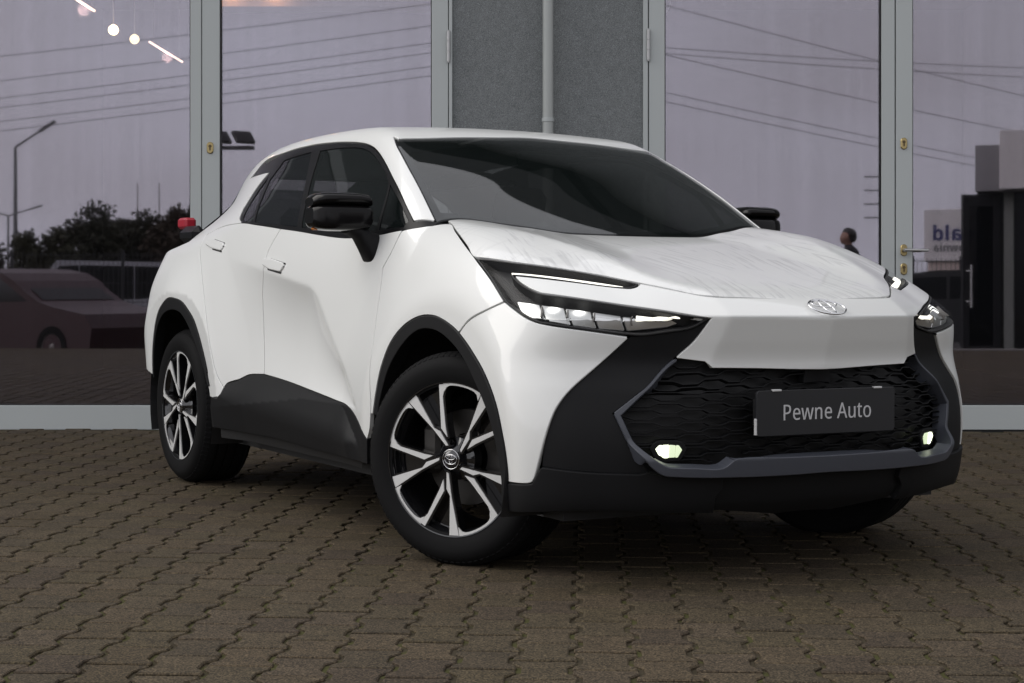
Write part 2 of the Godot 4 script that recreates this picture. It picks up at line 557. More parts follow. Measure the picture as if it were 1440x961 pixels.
# outlines of the car's panels: pairs of coordinates in the plane across each normal, in metres
var OUT := {
	"fender": [0.3665, 0.6386, 0.2791, 0.5947, 0.1056, 0.504, 0.0056, 0.4512, -0.1459, 0.3663, -0.2577, 0.2917, -0.1696, 0.2599, -0.0796, 0.229, -0.0167, 0.1988, -0.0167, 0.1988, 0.0471, 0.2275, 0.1402, 0.2536, 0.2473, 0.2573, 0.3561, 0.2327, 0.447, 0.183, 0.5117, 0.1108, 0.5546, 0.0325, 0.5835, -0.0302, 0.5981, -0.0308, 0.5907, 0.0148, 0.6022, 0.1718, 0.6151, 0.2464, 0.6526, 0.4156, 0.6663, 0.4627, 0.619, 0.5253, 0.5887, 0.5955, 0.5057, 0.6125, 0.4572, 0.6314],
	"hood": [-0.166, 0, -0.169, 0.1, -0.177, 0.2, -0.195, 0.3, -0.234, 0.4, -0.277, 0.5, -0.326, 0.6, -0.342, 0.65, -0.335, 0.7, -0.2685, 0.7197, -0.1759, 0.7512, 0.0068, 0.8035, 0.1111, 0.8271, 0.2685, 0.7776, 0.3848, 0.6884, 0.4837, 0.5915, 0.5981, 0.5099, 0.6788, 0.4429, 0.7539, 0.3682, 0.7806, 0.2612, 0.8129, 0],
	"nose": [0, 0.8883, 0.2612, 0.8885, 0.3682, 0.8924, 0.4429, 0.9112, 0.5099, 0.9303, 0.5311, 0.9192, 0.5585, 0.9146, 0.6948, 0.9344, 0.8121, 0.9524, 0.8145, 0.9323, 0.8085, 0.9126, 0.7933, 0.8976, 0.7369, 0.8874, 0.6393, 0.8691, 0.5239, 0.8489, 0.4056, 0.8256, 0.4426, 0.7529, 0.4847, 0.7027, 0.445, 0.6976, 0.4057, 0.6925, 0.3838, 0.6732, 0.2453, 0.6706, 0, 0.6643],
	"bumpcorner": [0.2151, 0.8701, 0.173, 0.8488, 0.1039, 0.8175, 0.0501, 0.8034, -0.0708, 0.7867, -0.1998, 0.7671, -0.1596, 0.727, -0.0874, 0.6571, -0.0397, 0.6061, -0.0046, 0.5537, 0.0152, 0.5015, 0.0329, 0.4413, 0.0471, 0.3913, 0.0628, 0.3408, 0.0732, 0.325, 0.0909, 0.3194, 0.1841, 0.3151, 0.1864, 0.3834, 0.2029, 0.4633, 0.2316, 0.5534, 0.287, 0.6402, 0.3606, 0.7124, 0.4276, 0.7642, 0.377, 0.8045, 0.2978, 0.8399],
	"ctrim": [0.0653, 0.7671, 0.0505, 0.7682, -0.0469, 0.7784, -0.1214, 0.7929, -0.1744, 0.8245, -0.1214, 0.7529, -0.066, 0.7027, 0.0251, 0.612, 0.1149, 0.5396, 0.0759, 0.466, 0.0397, 0.4, 0.0081, 0.3634, 0.0334, 0.3569, 0.1808, 0.3609, 0.3292, 0.3744, 0.3226, 0.4413, 0.3046, 0.5015, 0.2828, 0.5537, 0.2434, 0.6061, 0.1877, 0.6571, 0.1078, 0.727],
	"surround": [0, 0.4035, 0.1798, 0.4047, 0.3461, 0.4062, 0.3938, 0.3784, 0.4769, 0.3801, 0.5478, 0.3828, 0.5659, 0.3893, 0.5922, 0.4076, 0.6275, 0.4598, 0.6542, 0.5314, 0.5782, 0.608, 0.473, 0.6963, 0.4847, 0.7027, 0.5902, 0.612, 0.6757, 0.5396, 0.6462, 0.4596, 0.6126, 0.3957, 0.5794, 0.3634, 0.5489, 0.3524, 0.3559, 0.3464, 0.1719, 0.3456, 0, 0.3483],
	"grille": [0, 0.6643, 0.2453, 0.6706, 0.3838, 0.6732, 0.4057, 0.6925, 0.445, 0.6976, 0.4847, 0.7027, 0.5782, 0.608, 0.6542, 0.5314, 0.6275, 0.4598, 0.5922, 0.4076, 0.5659, 0.3893, 0.5478, 0.3828, 0.4769, 0.3801, 0.3938, 0.3784, 0.3461, 0.4062, 0.1798, 0.4047, 0, 0.4035],
	"valance": [0.5221, 0.3128, 0.4557, 0.3194, 0.4404, 0.3228, 0.4124, 0.3744, 0.265, 0.3609, 0.1159, 0.3569, 0.0904, 0.3634, 0.056, 0.3524, -0.1374, 0.3464, -0.1406, 0.3086, -0.1149, 0.2785, -0.111, 0.2292, 0.1141, 0.2396, 0.3282, 0.2415, 0.5327, 0.2208],
	"skid": [0, 0.3483, 0.1719, 0.3456, 0.3559, 0.3464, 0.3523, 0.3066, 0.3785, 0.2788, 0.3523, 0.2265, 0.1122, 0.1974, 0, 0.2025],
	"lamp": [0.3255, 0.6121, 0.1794, 0.5908, 0.0411, 0.5728, -0.0984, 0.5423, -0.0901, 0.5237, -0.0642, 0.5142, 0.1119, 0.5227, 0.2965, 0.5431, 0.2648, 0.5118, 0.2224, 0.4816, 0.1765, 0.4594, 0.0888, 0.4486, -0.0429, 0.4365, -0.1936, 0.4255, -0.3411, 0.4134, -0.289, 0.3806, -0.2172, 0.3589, -0.125, 0.3349, 0.0235, 0.3288, 0.1459, 0.3402, 0.1984, 0.3594, 0.2635, 0.406, 0.3026, 0.439, 0.3777, 0.5371, 0.4752, 0.6511],
	"drl": [0.3157, 0.5715, 0.1678, 0.5579, 0.0334, 0.5483, -0.0489, 0.5377, -0.0535, 0.5292, 0.0286, 0.5334, 0.1627, 0.543, 0.3096, 0.5607],
	"lowglow": [-0.1242, 0.4065, -0.1982, 0.4043, -0.2556, 0.4038, -0.2533, 0.3981, -0.199, 0.3944, -0.1272, 0.3941],
	"cupA": [0.2717, 0.4476, 0.1831, 0.4344, 0.1466, 0.3547, 0.1942, 0.3697, 0.2489, 0.4005],
	"cupB": [0.1757, 0.4328, 0.0994, 0.4247, 0.0634, 0.3377, 0.137, 0.3502],
	"cupC": [0.0925, 0.4236, 0.013, 0.4174, -0.0155, 0.3345, 0.0549, 0.3374],
	"cupD": [0.0064, 0.4166, -0.0789, 0.4121, -0.0976, 0.34, -0.0236, 0.3347],
	"cupE": [-0.0853, 0.4115, -0.2184, 0.4074, -0.2962, 0.4057, -0.2177, 0.3697, -0.1056, 0.3414],
	"frontdoor": [0.5081, 1.0449, 0.5534, 0.9788, 0.5378, 0.9328, 0.4936, 0.7662, 0.4781, 0.6914, 0.465, 0.5167, 0.4852, 0.4147, 0.5123, 0.3671, 0.6112, 0.4226, 0.7296, 0.4654, 0.8849, 0.4813, 1.266, 0.5131, 1.6969, 0.5393, 1.7424, 0.704, 1.7535, 0.8742, 1.7197, 0.9727, 1.7132, 1.0533, 1.6477, 1.1491, 1.4401, 1.1337, 1.2114, 1.114, 0.9998, 1.0984, 0.8543, 1.0954, 0.69, 1.0999, 0.4834, 1.116],
	"reardoor": [1.844, 0.5307, 1.9265, 0.5071, 2.0212, 0.4872, 2.0536, 0.464, 2.1133, 0.523, 2.1767, 0.6295, 2.299, 0.8155, 2.4419, 0.9751, 2.5914, 1.0915, 2.6407, 1.1463, 2.4666, 1.1787, 2.1719, 1.188, 1.9638, 1.1742, 1.7797, 1.16, 1.6477, 1.1491, 1.7132, 1.0533, 1.7197, 0.9727, 1.7535, 0.8742, 1.7424, 0.704, 1.6969, 0.5393],
	"quarter": [2.113, 1.0927, 2.1758, 1.0403, 2.2163, 0.9808, 2.2197, 0.9102, 2.1728, 0.8634, 2.0786, 0.8338, 2.3731, 0.8197, 2.5449, 0.7793, 2.4912, 0.7153, 2.3375, 0.5947, 2.192, 0.4374, 2.0688, 0.2593, 2.0063, 0.1609, 1.9481, 0.1099, 1.9764, 0.0725, 2.0052, 0.0565, 2.1012, 0.059, 2.1039, 0.0736, 2.1466, 0.142, 2.1493, 0.1656, 2.2024, 0.2411, 2.2592, 0.3092, 2.323, 0.3735, 2.3966, 0.4147, 2.4534, 0.44, 2.5407, 0.4493, 2.6027, 0.4421, 2.676, 0.413, 2.7319, 0.3766, 2.7769, 0.3262, 2.8187, 0.252, 2.8514, 0.1703, 2.8742, 0.0866, 3.0128, 0.1229, 3.1384, 0.2515, 3.1207, 0.5252, 3.0421, 0.6643, 2.9029, 0.6973, 2.7406, 0.7411, 2.6873, 0.8562, 2.7197, 1.0059, 2.8351, 1.1028, 2.4102, 1.0935],
	"roof": [-0.9623, 0, -0.9505, 0.1577, -0.9518, 0.3174, -0.954, 0.473, -0.9673, 0.5864, -1.0081, 0.5899, -0.9364, 0.6132, -0.8628, 0.6302, -0.7498, 0.6548, -0.5855, 0.685, -0.3759, 0.7236, -0.4551, 0.7742, -0.5868, 0.7503, -0.7455, 0.7153, -0.9142, 0.6745, -1.036, 0.6481, -1.1352, 0.633, -1.2457, 0.623, -1.4058, 0.6141, -1.5657, 0.608, -1.7575, 0.6039, -1.9352, 0.6058, -2.1464, 0.6043, -2.403, 0.5822, -2.62, 0.58, -2.92, 0.5, -3, 0.3, -3.02, 0],
	"windshield": [-0.9623, 0, -0.9505, 0.1577, -0.9518, 0.3174, -0.954, 0.473, -0.9673, 0.5864, -1.0081, 0.5899, -0.9364, 0.6132, -0.8628, 0.6302, -0.7498, 0.6548, -0.5855, 0.685, -0.3759, 0.7236, -0.372, 0.72, -0.368, 0.65, -0.352, 0.6, -0.302, 0.5, -0.26, 0.4, -0.22, 0.3, -0.202, 0.2, -0.194, 0.1, -0.192, 0],
	"dlo": [2.2642, 0.6648, 2.3081, 0.7157, 2.3007, 0.7882, 2.2575, 0.8465, 2.1923, 0.8964, 2.3688, 0.9627, 2.1464, 0.9852, 1.9352, 0.9956, 1.7575, 0.9996, 1.5657, 0.9926, 1.4058, 0.981, 1.2457, 0.9629, 1.1352, 0.9412, 1.036, 0.9081, 0.9142, 0.8518, 0.7455, 0.7641, 0.5868, 0.6738, 0.4551, 0.5955, 0.3759, 0.6202, 0.2685, 0.611, 0.3571, 0.5974, 0.4013, 0.5752, 0.4834, 0.5551, 0.69, 0.5347, 0.8543, 0.5293, 0.9998, 0.532, 1.2114, 0.5478, 1.4401, 0.5681, 1.6477, 0.5844, 1.7797, 0.5961, 1.9638, 0.6117, 2.1719, 0.63],
	"fin": [1.8269, 0.5311, 2.1237, 0.4982, 2.5426, 0.4598, 2.5023, 0.469, 2.4497, 0.5275, 2.2706, 0.5711, 2.0284, 0.5715],
	"winrear": [2.0574, 0.9422, 1.7649, 0.9618, 1.6908, 0.8625, 1.4911, 0.5911, 2.0091, 0.6273, 2.0539, 0.6872, 2.0891, 0.7446, 2.1243, 0.8504],
	"winrearq": [2.1741, 0.8703, 2.151, 0.7721, 2.1044, 0.7089, 2.0401, 0.6304, 2.147, 0.6396, 2.2028, 0.6563, 2.2364, 0.701, 2.2344, 0.7768],
	"winfront": [1.6639, 0.9613, 1.4296, 0.9572, 1.2383, 0.9426, 1.1249, 0.9178, 1.0284, 0.8818, 0.7989, 0.7634, 0.7307, 0.6494, 0.7031, 0.5539, 0.8661, 0.5461, 1.1465, 0.5637, 1.4338, 0.5864, 1.5977, 0.8221],
	"winfq": [0.7592, 0.7458, 0.6174, 0.672, 0.4872, 0.5949, 0.4953, 0.5692, 0.6744, 0.556, 0.7151, 0.664],
	"rocker": [0.5209, 0.2803, 1.0124, 0.281, 1.4854, 0.2909, 1.8438, 0.2855, 2.1344, 0.2888, 2.0909, 0.4228, 2.0464, 0.4191, 2.0091, 0.4517, 2.0098, 0.4879, 1.911, 0.5081, 1.8358, 0.5312, 1.6878, 0.5398, 1.2558, 0.5138, 0.8763, 0.4819, 0.7158, 0.4665, 0.5948, 0.4241, 0.505, 0.3679],
	"archfront": [0.4444, 0.463, 0.4148, 0.5398, 0.3714, 0.6337, 0.3065, 0.7198, 0.2154, 0.7807, 0.1063, 0.8142, -0.0015, 0.8163, -0.0955, 0.7928, -0.1601, 0.7647, -0.2443, 0.713, -0.3375, 0.6412, -0.4063, 0.5547, -0.438, 0.4649, -0.4533, 0.3853, -0.4506, 0.315, -0.4041, 0.2235, -0.3946, 0.2246, -0.4117, 0.324, -0.3942, 0.4216, -0.3531, 0.5179, -0.2793, 0.6046, -0.1882, 0.6882, -0.0854, 0.7441, 0.0129, 0.7715, 0.1253, 0.7662, 0.2326, 0.7125, 0.3267, 0.6258, 0.3945, 0.5111, 0.4164, 0.4599],
	"archrear": [2.131, 0.4228, 2.2195, 0.4708, 2.2683, 0.5313, 2.327, 0.5922, 2.4094, 0.6693, 2.48, 0.7319, 2.5477, 0.776, 2.6041, 0.7913, 2.6543, 0.7938, 2.7086, 0.7879, 2.7685, 0.7719, 2.8311, 0.7338, 2.8767, 0.6854, 2.9139, 0.6165, 2.944, 0.5337, 2.9648, 0.4473, 2.97, 0.4779, 2.9487, 0.5677, 2.9155, 0.6539, 2.8726, 0.7312, 2.8264, 0.7826, 2.7689, 0.8186, 2.696, 0.8461, 2.6341, 0.8501, 2.5453, 0.8347, 2.4867, 0.8046, 2.4104, 0.7576, 2.3433, 0.6873, 2.2835, 0.614, 2.2284, 0.5333, 2.2252, 0.5082, 2.1818, 0.4353, 2.1785, 0.4198],
	"handler": [2.5597, 1.116, 2.4291, 1.1167, 2.2816, 1.0994, 2.268, 1.0831, 2.2863, 1.0625, 2.4042, 1.0738, 2.5134, 1.0919],
	"handlef": [1.7455, 1.0222, 1.6407, 1.0227, 1.4869, 1.0023, 1.4855, 0.9864, 1.5137, 0.9662, 1.6375, 0.9768, 1.7291, 0.9966],
	"fog": [0.5682, 0.4308, 0.5571, 0.444, 0.5238, 0.4451, 0.4957, 0.4428, 0.4847, 0.4277, 0.4973, 0.4019, 0.5392, 0.4, 0.5576, 0.4108],
	"slotF1": [1.6584, 1.0252, 1.4797, 1.0031, 1.4788, 0.995, 1.6529, 1.0169],
	"slotF2": [1.6694, 0.9844, 1.5061, 0.9667, 1.5106, 0.9586, 1.6654, 0.9755],
	"slotR1": [2.4447, 1.12, 2.2783, 1.1006, 2.2741, 1.0928, 2.4307, 1.1118],
	"slotR2": [2.4151, 1.0789, 2.2791, 1.064, 2.2761, 1.0563, 2.4044, 1.0703],
}
var FACE := {
	"fender": Vector3(0.12, 0.85, 0.5),
	"hood": Vector3(0, 0, 1),
	"nose": Vector3(1, 0, 0),
	"bumpcorner": Vector3(0.6, 0.8, 0),
	"ctrim": Vector3(0.8, 0.6, 0),
	"surround": Vector3(1, 0, 0),
	"grille": Vector3(1, 0, 0),
	"valance": Vector3(0.85, 0.53, 0),
	"skid": Vector3(1, 0, 0),
	"lamp": Vector3(0.62, 0.68, 0.4),
	"drl": Vector3(0.62, 0.68, 0.4),
	"lowglow": Vector3(0.62, 0.68, 0.4),
	"cupA": Vector3(0.62, 0.68, 0.4),
	"cupB": Vector3(0.62, 0.68, 0.4),
	"cupC": Vector3(0.62, 0.68, 0.4),
	"cupD": Vector3(0.62, 0.68, 0.4),
	"cupE": Vector3(0.62, 0.68, 0.4),
	"frontdoor": Vector3(0, 1, 0),
	"reardoor": Vector3(0, 1, 0),
	"quarter": Vector3(-0.1, 0.95, 0.3),
	"roof": Vector3(0, 0, 1),
	"windshield": Vector3(0, 0, 1),
	"dlo": Vector3(0, 0.85, 0.5),
	"fin": Vector3(-0.3, 0.8, 0.5),
	"winrear": Vector3(0, 0.85, 0.5),
	"winrearq": Vector3(0, 0.85, 0.5),
	"winfront": Vector3(0, 0.85, 0.5),
	"winfq": Vector3(0, 0.85, 0.5),
	"rocker": Vector3(0, 1, 0),
	"archfront": Vector3(0, 1, 0),
	"archrear": Vector3(0, 1, 0),
	"handler": Vector3(0, 1, 0),
	"handlef": Vector3(0, 1, 0),
	"fog": Vector3(1, 0, 0),
	"slotF1": Vector3(0, 1, 0),
	"slotF2": Vector3(0, 1, 0),
	"slotR1": Vector3(0, 1, 0),
	"slotR2": Vector3(0, 1, 0),
}

func lift_rocker(p: Vector3) -> float:
	var wt := at(tCladTop, p.x)
	var wc := 0.418 - 0.068 * (p.x + 1.63)
	var a := 0.034 * clampf((wt - p.z) / maxf(0.02, wt - wc), 0.0, 1.6)
	var b := 0.034 - 0.16 * (wc - p.z)
	return 0.004 + smin(a, b, 0.02) * ss(-0.60, -0.72, p.x)

var tCladTop := table([-2.3, 0.42, -2.15, 0.45, -2.03, 0.485, -1.9, 0.52, -1.75, 0.538, -1.62, 0.535, -1.25, 0.51, -0.95, 0.48, -0.8, 0.465, -0.7, 0.40, -0.62, 0.35])
func lift_ledge(p: Vector3) -> float:
	return 0.045 * ss(0.462, 0.40, p.z)


# ---------------------------------------------------------------- materials
func mat(c: Color, rough := 0.6, metal := 0.0, coat := 0.0) -> StandardMaterial3D:
	var m := StandardMaterial3D.new()
	m.albedo_color = c
	m.roughness = rough
	m.metallic = metal
	if coat > 0.0:
		m.clearcoat_enabled = true
		m.clearcoat = coat
		m.clearcoat_roughness = 0.04
	return m

func glow(c: Color, e: float) -> StandardMaterial3D:
	var m := mat(Color(0.8, 0.8, 0.8), 0.3)
	m.emission_enabled = true
	m.emission = c
	m.emission_energy_multiplier = e
	return m

func pane(alpha := 0.05, tint := Color(0.05, 0.06, 0.06)) -> StandardMaterial3D:
	var m := mat(tint, 0.02)
	m.albedo_color.a = alpha
	m.transparency = BaseMaterial3D.TRANSPARENCY_ALPHA
	m.metallic_specular = 0.5
	return m

func lin(r: float, g: float, b: float) -> Color:
	return Color(r, g, b).linear_to_srgb()

var M := {}

# the bright image of a light source inside a lamp bowl: hot in its upper outer part, streaked below
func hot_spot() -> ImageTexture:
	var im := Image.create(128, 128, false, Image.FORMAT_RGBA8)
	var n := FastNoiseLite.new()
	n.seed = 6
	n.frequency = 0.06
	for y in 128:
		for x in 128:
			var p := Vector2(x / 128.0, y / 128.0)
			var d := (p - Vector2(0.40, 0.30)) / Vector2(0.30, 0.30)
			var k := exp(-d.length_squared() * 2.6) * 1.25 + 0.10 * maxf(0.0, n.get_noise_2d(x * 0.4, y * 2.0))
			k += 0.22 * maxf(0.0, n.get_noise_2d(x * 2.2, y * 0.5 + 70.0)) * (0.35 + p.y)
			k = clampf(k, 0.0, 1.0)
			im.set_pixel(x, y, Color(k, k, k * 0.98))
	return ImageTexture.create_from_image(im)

func materials() -> void:
	M.paint = mat(lin(0.78, 0.79, 0.775), 0.36, 0.0, 0.7)
	M.paint.metallic_specular = 0.4
	# the bonnet and roof carry drying rain: runs along the car and beads
	M.wet = mat(lin(0.82, 0.83, 0.815), 0.32, 0.0, 0.8)
	var n1 := FastNoiseLite.new()
	n1.seed = 14
	n1.frequency = 0.022
	n1.fractal_octaves = 4
	var n2 := FastNoiseLite.new()
	n2.seed = 15
	n2.frequency = 0.11
	var im := Image.create(512, 512, false, Image.FORMAT_RGBA8)
	var hi := Image.create(512, 512, false, Image.FORMAT_RGBA8)
	for y in 512:
		for x in 512:
			# mirrored so that it tiles
			var xx := absf(256.0 - x)
			var yy := absf(256.0 - y)
			var k := n1.get_noise_2d((xx + yy * 0.28) * 3.6, yy * 0.20 + 40.0) + 0.35 * n1.get_noise_2d((xx + yy * 0.2) * 8.0, yy * 0.5 + 400.0)
			var run := smoothstep(0.0, 0.42, k) * smoothstep(-0.25, 0.2, n1.get_noise_2d(xx * 0.5 + 900.0, yy * 0.4))
			var bead := smoothstep(0.42, 0.6, n2.get_noise_2d(xx * 2.0, yy * 2.0))
			var c := 1.0 - 0.13 * run - 0.03 * bead
			im.set_pixel(x, y, Color(c, c, c * 1.005))
			var r := 0.35 + 0.3 * bead + 0.25 * run
			hi.set_pixel(x, y, Color(r, r, r))
	M.wet.albedo_texture = ImageTexture.create_from_image(im)
	M.wet.roughness = 1.0
	M.wet.roughness_texture = ImageTexture.create_from_image(hi)
	M.wet.uv1_triplanar = true
	M.wet.uv1_scale = Vector3(1.1, 1.1, 0.9)
	M.black = mat(lin(0.012, 0.012, 0.013), 0.6)
	M.plastic = mat(lin(0.009, 0.0092, 0.0102), 0.58)
	M.plastic.metallic_specular = 0.32
	M.grey_plastic = mat(lin(0.060, 0.065, 0.080), 0.4)
	M.gloss = mat(lin(0.008, 0.008, 0.009), 0.08, 0.0, 1.0)
	M.rubber = mat(lin(0.010, 0.010, 0.0105), 0.7)
	M.alloy = mat(lin(0.66, 0.66, 0.65), 0.35, 0.1)
	M.chrome = mat(lin(0.75, 0.75, 0.76), 0.08, 1.0)
	M.dull_metal = mat(lin(0.22, 0.21, 0.2), 0.45, 0.8)
	M.windscreen = pane(0.5, lin(0.008, 0.011, 0.0105))
	M.tinted = pane(0.86, lin(0.006, 0.008, 0.008))
	M.privacy = pane(0.85, lin(0.005, 0.006, 0.008))
	M.tinted.metallic_specular = 0.30
	M.privacy.metallic_specular = 0.33
	M.mirror_black = mat(lin(0.006, 0.0055, 0.006), 0.16)
	M.mirror_black.metallic_specular = 0.3
	M.trim_gloss = mat(lin(0.006, 0.006, 0.007), 0.3)
	M.trim_gloss.metallic_specular = 0.25
	M.rubber.metallic_specular = 0.2
	M.iron = mat(lin(0.07, 0.066, 0.062), 0.5, 0.6)
	M.lens = pane(0.02)
	M.lens.metallic_specular = 0.14
	M.satin = mat(lin(0.75, 0.76, 0.76), 0.3, 0.9)
	M.cloth = mat(lin(0.012, 0.012, 0.013), 0.9)
	M.led = glow(Color(1.0, 0.98, 0.92), 0.9)
	M.fog = glow(Color(0.97, 1.0, 0.86), 1.6)
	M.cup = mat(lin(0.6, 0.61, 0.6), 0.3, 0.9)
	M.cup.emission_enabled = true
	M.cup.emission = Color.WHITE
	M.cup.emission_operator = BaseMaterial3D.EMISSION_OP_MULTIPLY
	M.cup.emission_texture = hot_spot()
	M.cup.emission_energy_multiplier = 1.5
	M.fog_dim = glow(Color(0.85, 0.92, 0.72), 0.55)
	M.red = mat(lin(0.40, 0.012, 0.03), 0.3)

# ---------------------------------------------------------------- the parked car
var car: Node3D

func outline(key: String, half := -1) -> PackedVector2Array:
	var a := arr(OUT[key])
	if half >= 0:
		a = mirrored(a, half)
	if Geometry2D.is_polygon_clockwise(a):
		a.reverse()
	return a

# one panel, or one on each side of the car
func panel(called: String, key: String, m: Material, o := {}, parent: Node = null, half := -1, holes := [], g = null, soft := 32.0) -> Array:
	if parent == null:
		parent = car
	if g == null:
		g = body
	var fr := frame(FACE[key])
	var poly := smoothed(outline(key, half), soft)
	var made := []
	if half >= 0:
		var mb := MB.new()
		sheet(mb, poly, fr, g, o, holes)
		made.append(put(called, mb, m, parent))
		return made
	for f in [false, true]:
		var mb := MB.new()
		var oo := o.duplicate()
		oo.flip = f
		if f and o.has("far"):
			oo.cell = o.far
		sheet(mb, poly, fr, g, oo, holes)
		made.append(put(called, mb, m, parent))
	return made

func scaled(a: PackedVector2Array, k: float, d := Vector2.ZERO) -> PackedVector2Array:
	var c := Vector2.ZERO
	for q in a:
		c += q / a.size()
	var out := PackedVector2Array()
	for q in a:
		out.append(c + (q - c) * k + d)
	return out

func grown(a: PackedVector2Array, d: float) -> PackedVector2Array:
	var r := Geometry2D.offset_polygon(a, d)
	return r[0] if r.size() else a

func build_body() -> void:
	# painted panels
	var seam := {"gap": 0.0024, "bevel": 0.0012, "wall": 0.016}
	panel("hood", "hood", M.wet, {"gap": 0.0034, "bevel": 0.002, "wall": 0.018, "cell": 0.02}, null, 1)
	panel("bumper_cover", "nose", M.paint, {"gap": 0.0012, "bevel": 0.002, "wall": 0.02, "cell": 0.009}, null, 0, [], null, 24.0)
	panel("front_fender", "fender", M.paint, seam)
	panel("bumper_corner", "bumpcorner", M.paint, {"gap": 0.001, "bevel": 0.004, "wall": 0.022, "cell": 0.016})
	var fine := {"gap": 0.0024, "bevel": 0.0012, "wall": 0.016, "cell": 0.011, "far": 0.03}
	var fd := panel("front_door", "frontdoor", M.paint, fine)
	var rd := panel("rear_door", "reardoor", M.paint, fine)
	panel("rear_quarter", "quarter", M.paint, {"gap": 0.0006, "bevel": 0.002, "wall": 0.012, "guess": 0.6, "cell": 0.015, "far": 0.03})
	panel("roof_panel", "roof", M.paint, {"gap": 0.001, "bevel": 0.003, "wall": 0.016, "guess": 1.4}, null, 1)
	var tail := frame(Vector3(-1, 0, 0))
	for q in [["tailgate", M.paint, [-0.70, 0.72, 0.70, 0.72, 0.72, 1.06, 0.0, 1.10, -0.72, 1.06]], ["rear_window", M.privacy, [-0.66, 1.10, 0.0, 1.13, 0.66, 1.10, 0.50, 1.40, -0.50, 1.40]], ["rear_bumper", M.plastic, [-0.76, 0.30, 0.76, 0.30, 0.78, 0.70, -0.78, 0.70]]]:
		var hb := MB.new()
		sheet(hb, arr(q[2]), tail, body, {"gap": 0.002, "bevel": 0.003, "wall": 0.02, "cell": 0.05, "guess": 3.1})
		put(q[0], hb, q[1], car)
	# dark trim
	panel("bumper_trim", "ctrim", M.plastic, {"off": -0.008, "gap": 0.0, "bevel": 0.002, "wall": 0.02, "cell": 0.016})
	lift = lift_ledge
	panel("grille_surround", "surround", M.grey_plastic, {"off": 0.002, "bevel": 0.004, "wall": 0.05, "cell": 0.012}, null, 0, [], trim)
	panel("lower_valance", "valance", M.plastic, {"off": 0.003, "bevel": 0.004, "wall": 0.03, "cell": 0.018}, null, -1, [], null, 14.0)
	panel("skid_plate", "skid", M.plastic, {"off": -0.014, "bevel": 0.004, "wall": 0.03, "cell": 0.02}, null, 0, [], null, 8.0)
	lift = lift_rocker
	panel("sill_cladding", "rocker", M.plastic, {"gap": 0.0, "bevel": 0.003, "wall": 0.03, "cell": 0.009, "far": 0.03}, null, -1, [], trim)
	panel("arch_cladding", "archfront", M.plastic, {"off": 0.008, "bevel": 0.004, "wall": 0.05, "cell": 0.018})
	panel("arch_cladding", "archrear", M.plastic, {"off": 0.008, "bevel": 0.004, "wall": 0.05, "cell": 0.018})
	# windows
	var wins := []
	for k in ["winrear", "winrearq", "winfront", "winfq"]:
		wins.append(grown(smoothed(outline(k), 40.0), 0.002))
	panel("window_frame", "dlo", M.trim_gloss, {"off": -0.004, "bevel": 0.001, "wall": 0.02, "cell": 0.02}, null, -1, wins)
	panel("rear_fin", "fin", M.trim_gloss, {"off": -0.004, "bevel": 0.001, "wall": 0.02})
	for k in ["winrear", "winrearq"]:
		panel("rear_window", k, M.privacy, {"off": -0.007, "bevel": 0.0, "wall": 0.003}, null, -1, [], null, 40.0)
	for k in ["winfront", "winfq"]:
		panel("side_window", k, M.tinted, {"off": -0.007, "bevel": 0.0, "wall": 0.003}, null, -1, [], null, 40.0)
	var ws := MB.new()
	var wp := smoothed(outline("windshield", 1))
	sheet(ws, wp, frame(FACE.windshield), body, {"off": -0.003, "gap": 0.002, "bevel": 0.001, "wall": 0.0, "cell": 0.025, "guess": 1.3})
	sheet(ws, wp, frame(FACE.windshield), body, {"off": -0.008, "gap": 0.002, "bevel": 0.001, "wall": 0.0, "cell": 0.025, "guess": 1.3})
	var wsn := put("windshield", ws, M.windscreen, car)
	var fb := MB.new()
	var hole := grown(wp, -0.035)
	var cutb := PackedVector2Array()
	for q in hole:
		cutb.append(q if q.x > -0.86 else Vector2(maxf(q.x, -0.885 + 0.08 * q.y * q.y), q.y))
	sheet(fb, wp, frame(FACE.windshield), body, {"off": -0.012, "gap": 0.002, "bevel": 0.0, "wall": 0.0, "cell": 0.025, "guess": 1.3}, [cutb])
	put("shade_band", fb, M.black, wsn)
	# the black inner shell behind the gaps
	var core := MB.new()
	var sp := arr([-0.62, 0.25, 0.55, 0.3, 0.62, 0.24, 2.1, 0.24, 2.15, 0.36, 2.3, 0.75, 2.6, 0.82, 2.95, 0.74, 3.05, 0.6, 3.1, 0.95, 2.75, 1.12, 2.0, 1.12, 0.2, 1.06, -0.1, 0.98, -0.45, 0.85, -0.5, 0.4])
	sp = arr([0.70, 0.24, 2.1, 0.24, 2.12, 0.45, 2.25, 0.72, 2.45, 0.84, 2.64, 0.86, 2.85, 0.82, 2.99, 0.70, 3.1, 0.95, 2.75, 1.12, 2.0, 1.12, 0.2, 1.04, -0.1, 0.98, -0.40, 0.86, -0.42, 0.62, -0.3, 0.72, -0.1, 0.82, 0.1, 0.83, 0.3, 0.75, 0.5, 0.55, 0.6, 0.35])
	if Geometry2D.is_polygon_clockwise(sp):
		sp.reverse()
	sheet(core, sp, frame(Vector3(0, 1, 0)), body, {"off": -0.02, "bevel": 0.0, "wall": 0.0, "cell": 0.05, "both": true})
	sheet(core, arr([-0.12, -0.66, 0.62, -0.62, 0.62, 0.62, -0.12, 0.66]), frame(Vector3(0, 0, 1)), body, {"off": -0.02, "bevel": 0.0, "wall": 0.0, "cell": 0.05, "guess": 1.0})
	sheet(core, arr([-0.80, 0.2, 0.80, 0.2, 0.80, 0.84, -0.80, 0.84]), frame(Vector3(1, 0, 0)), body, {"off": -0.075, "bevel": 0.0, "wall": 0.0, "cell": 0.04, "guess": 0.8})
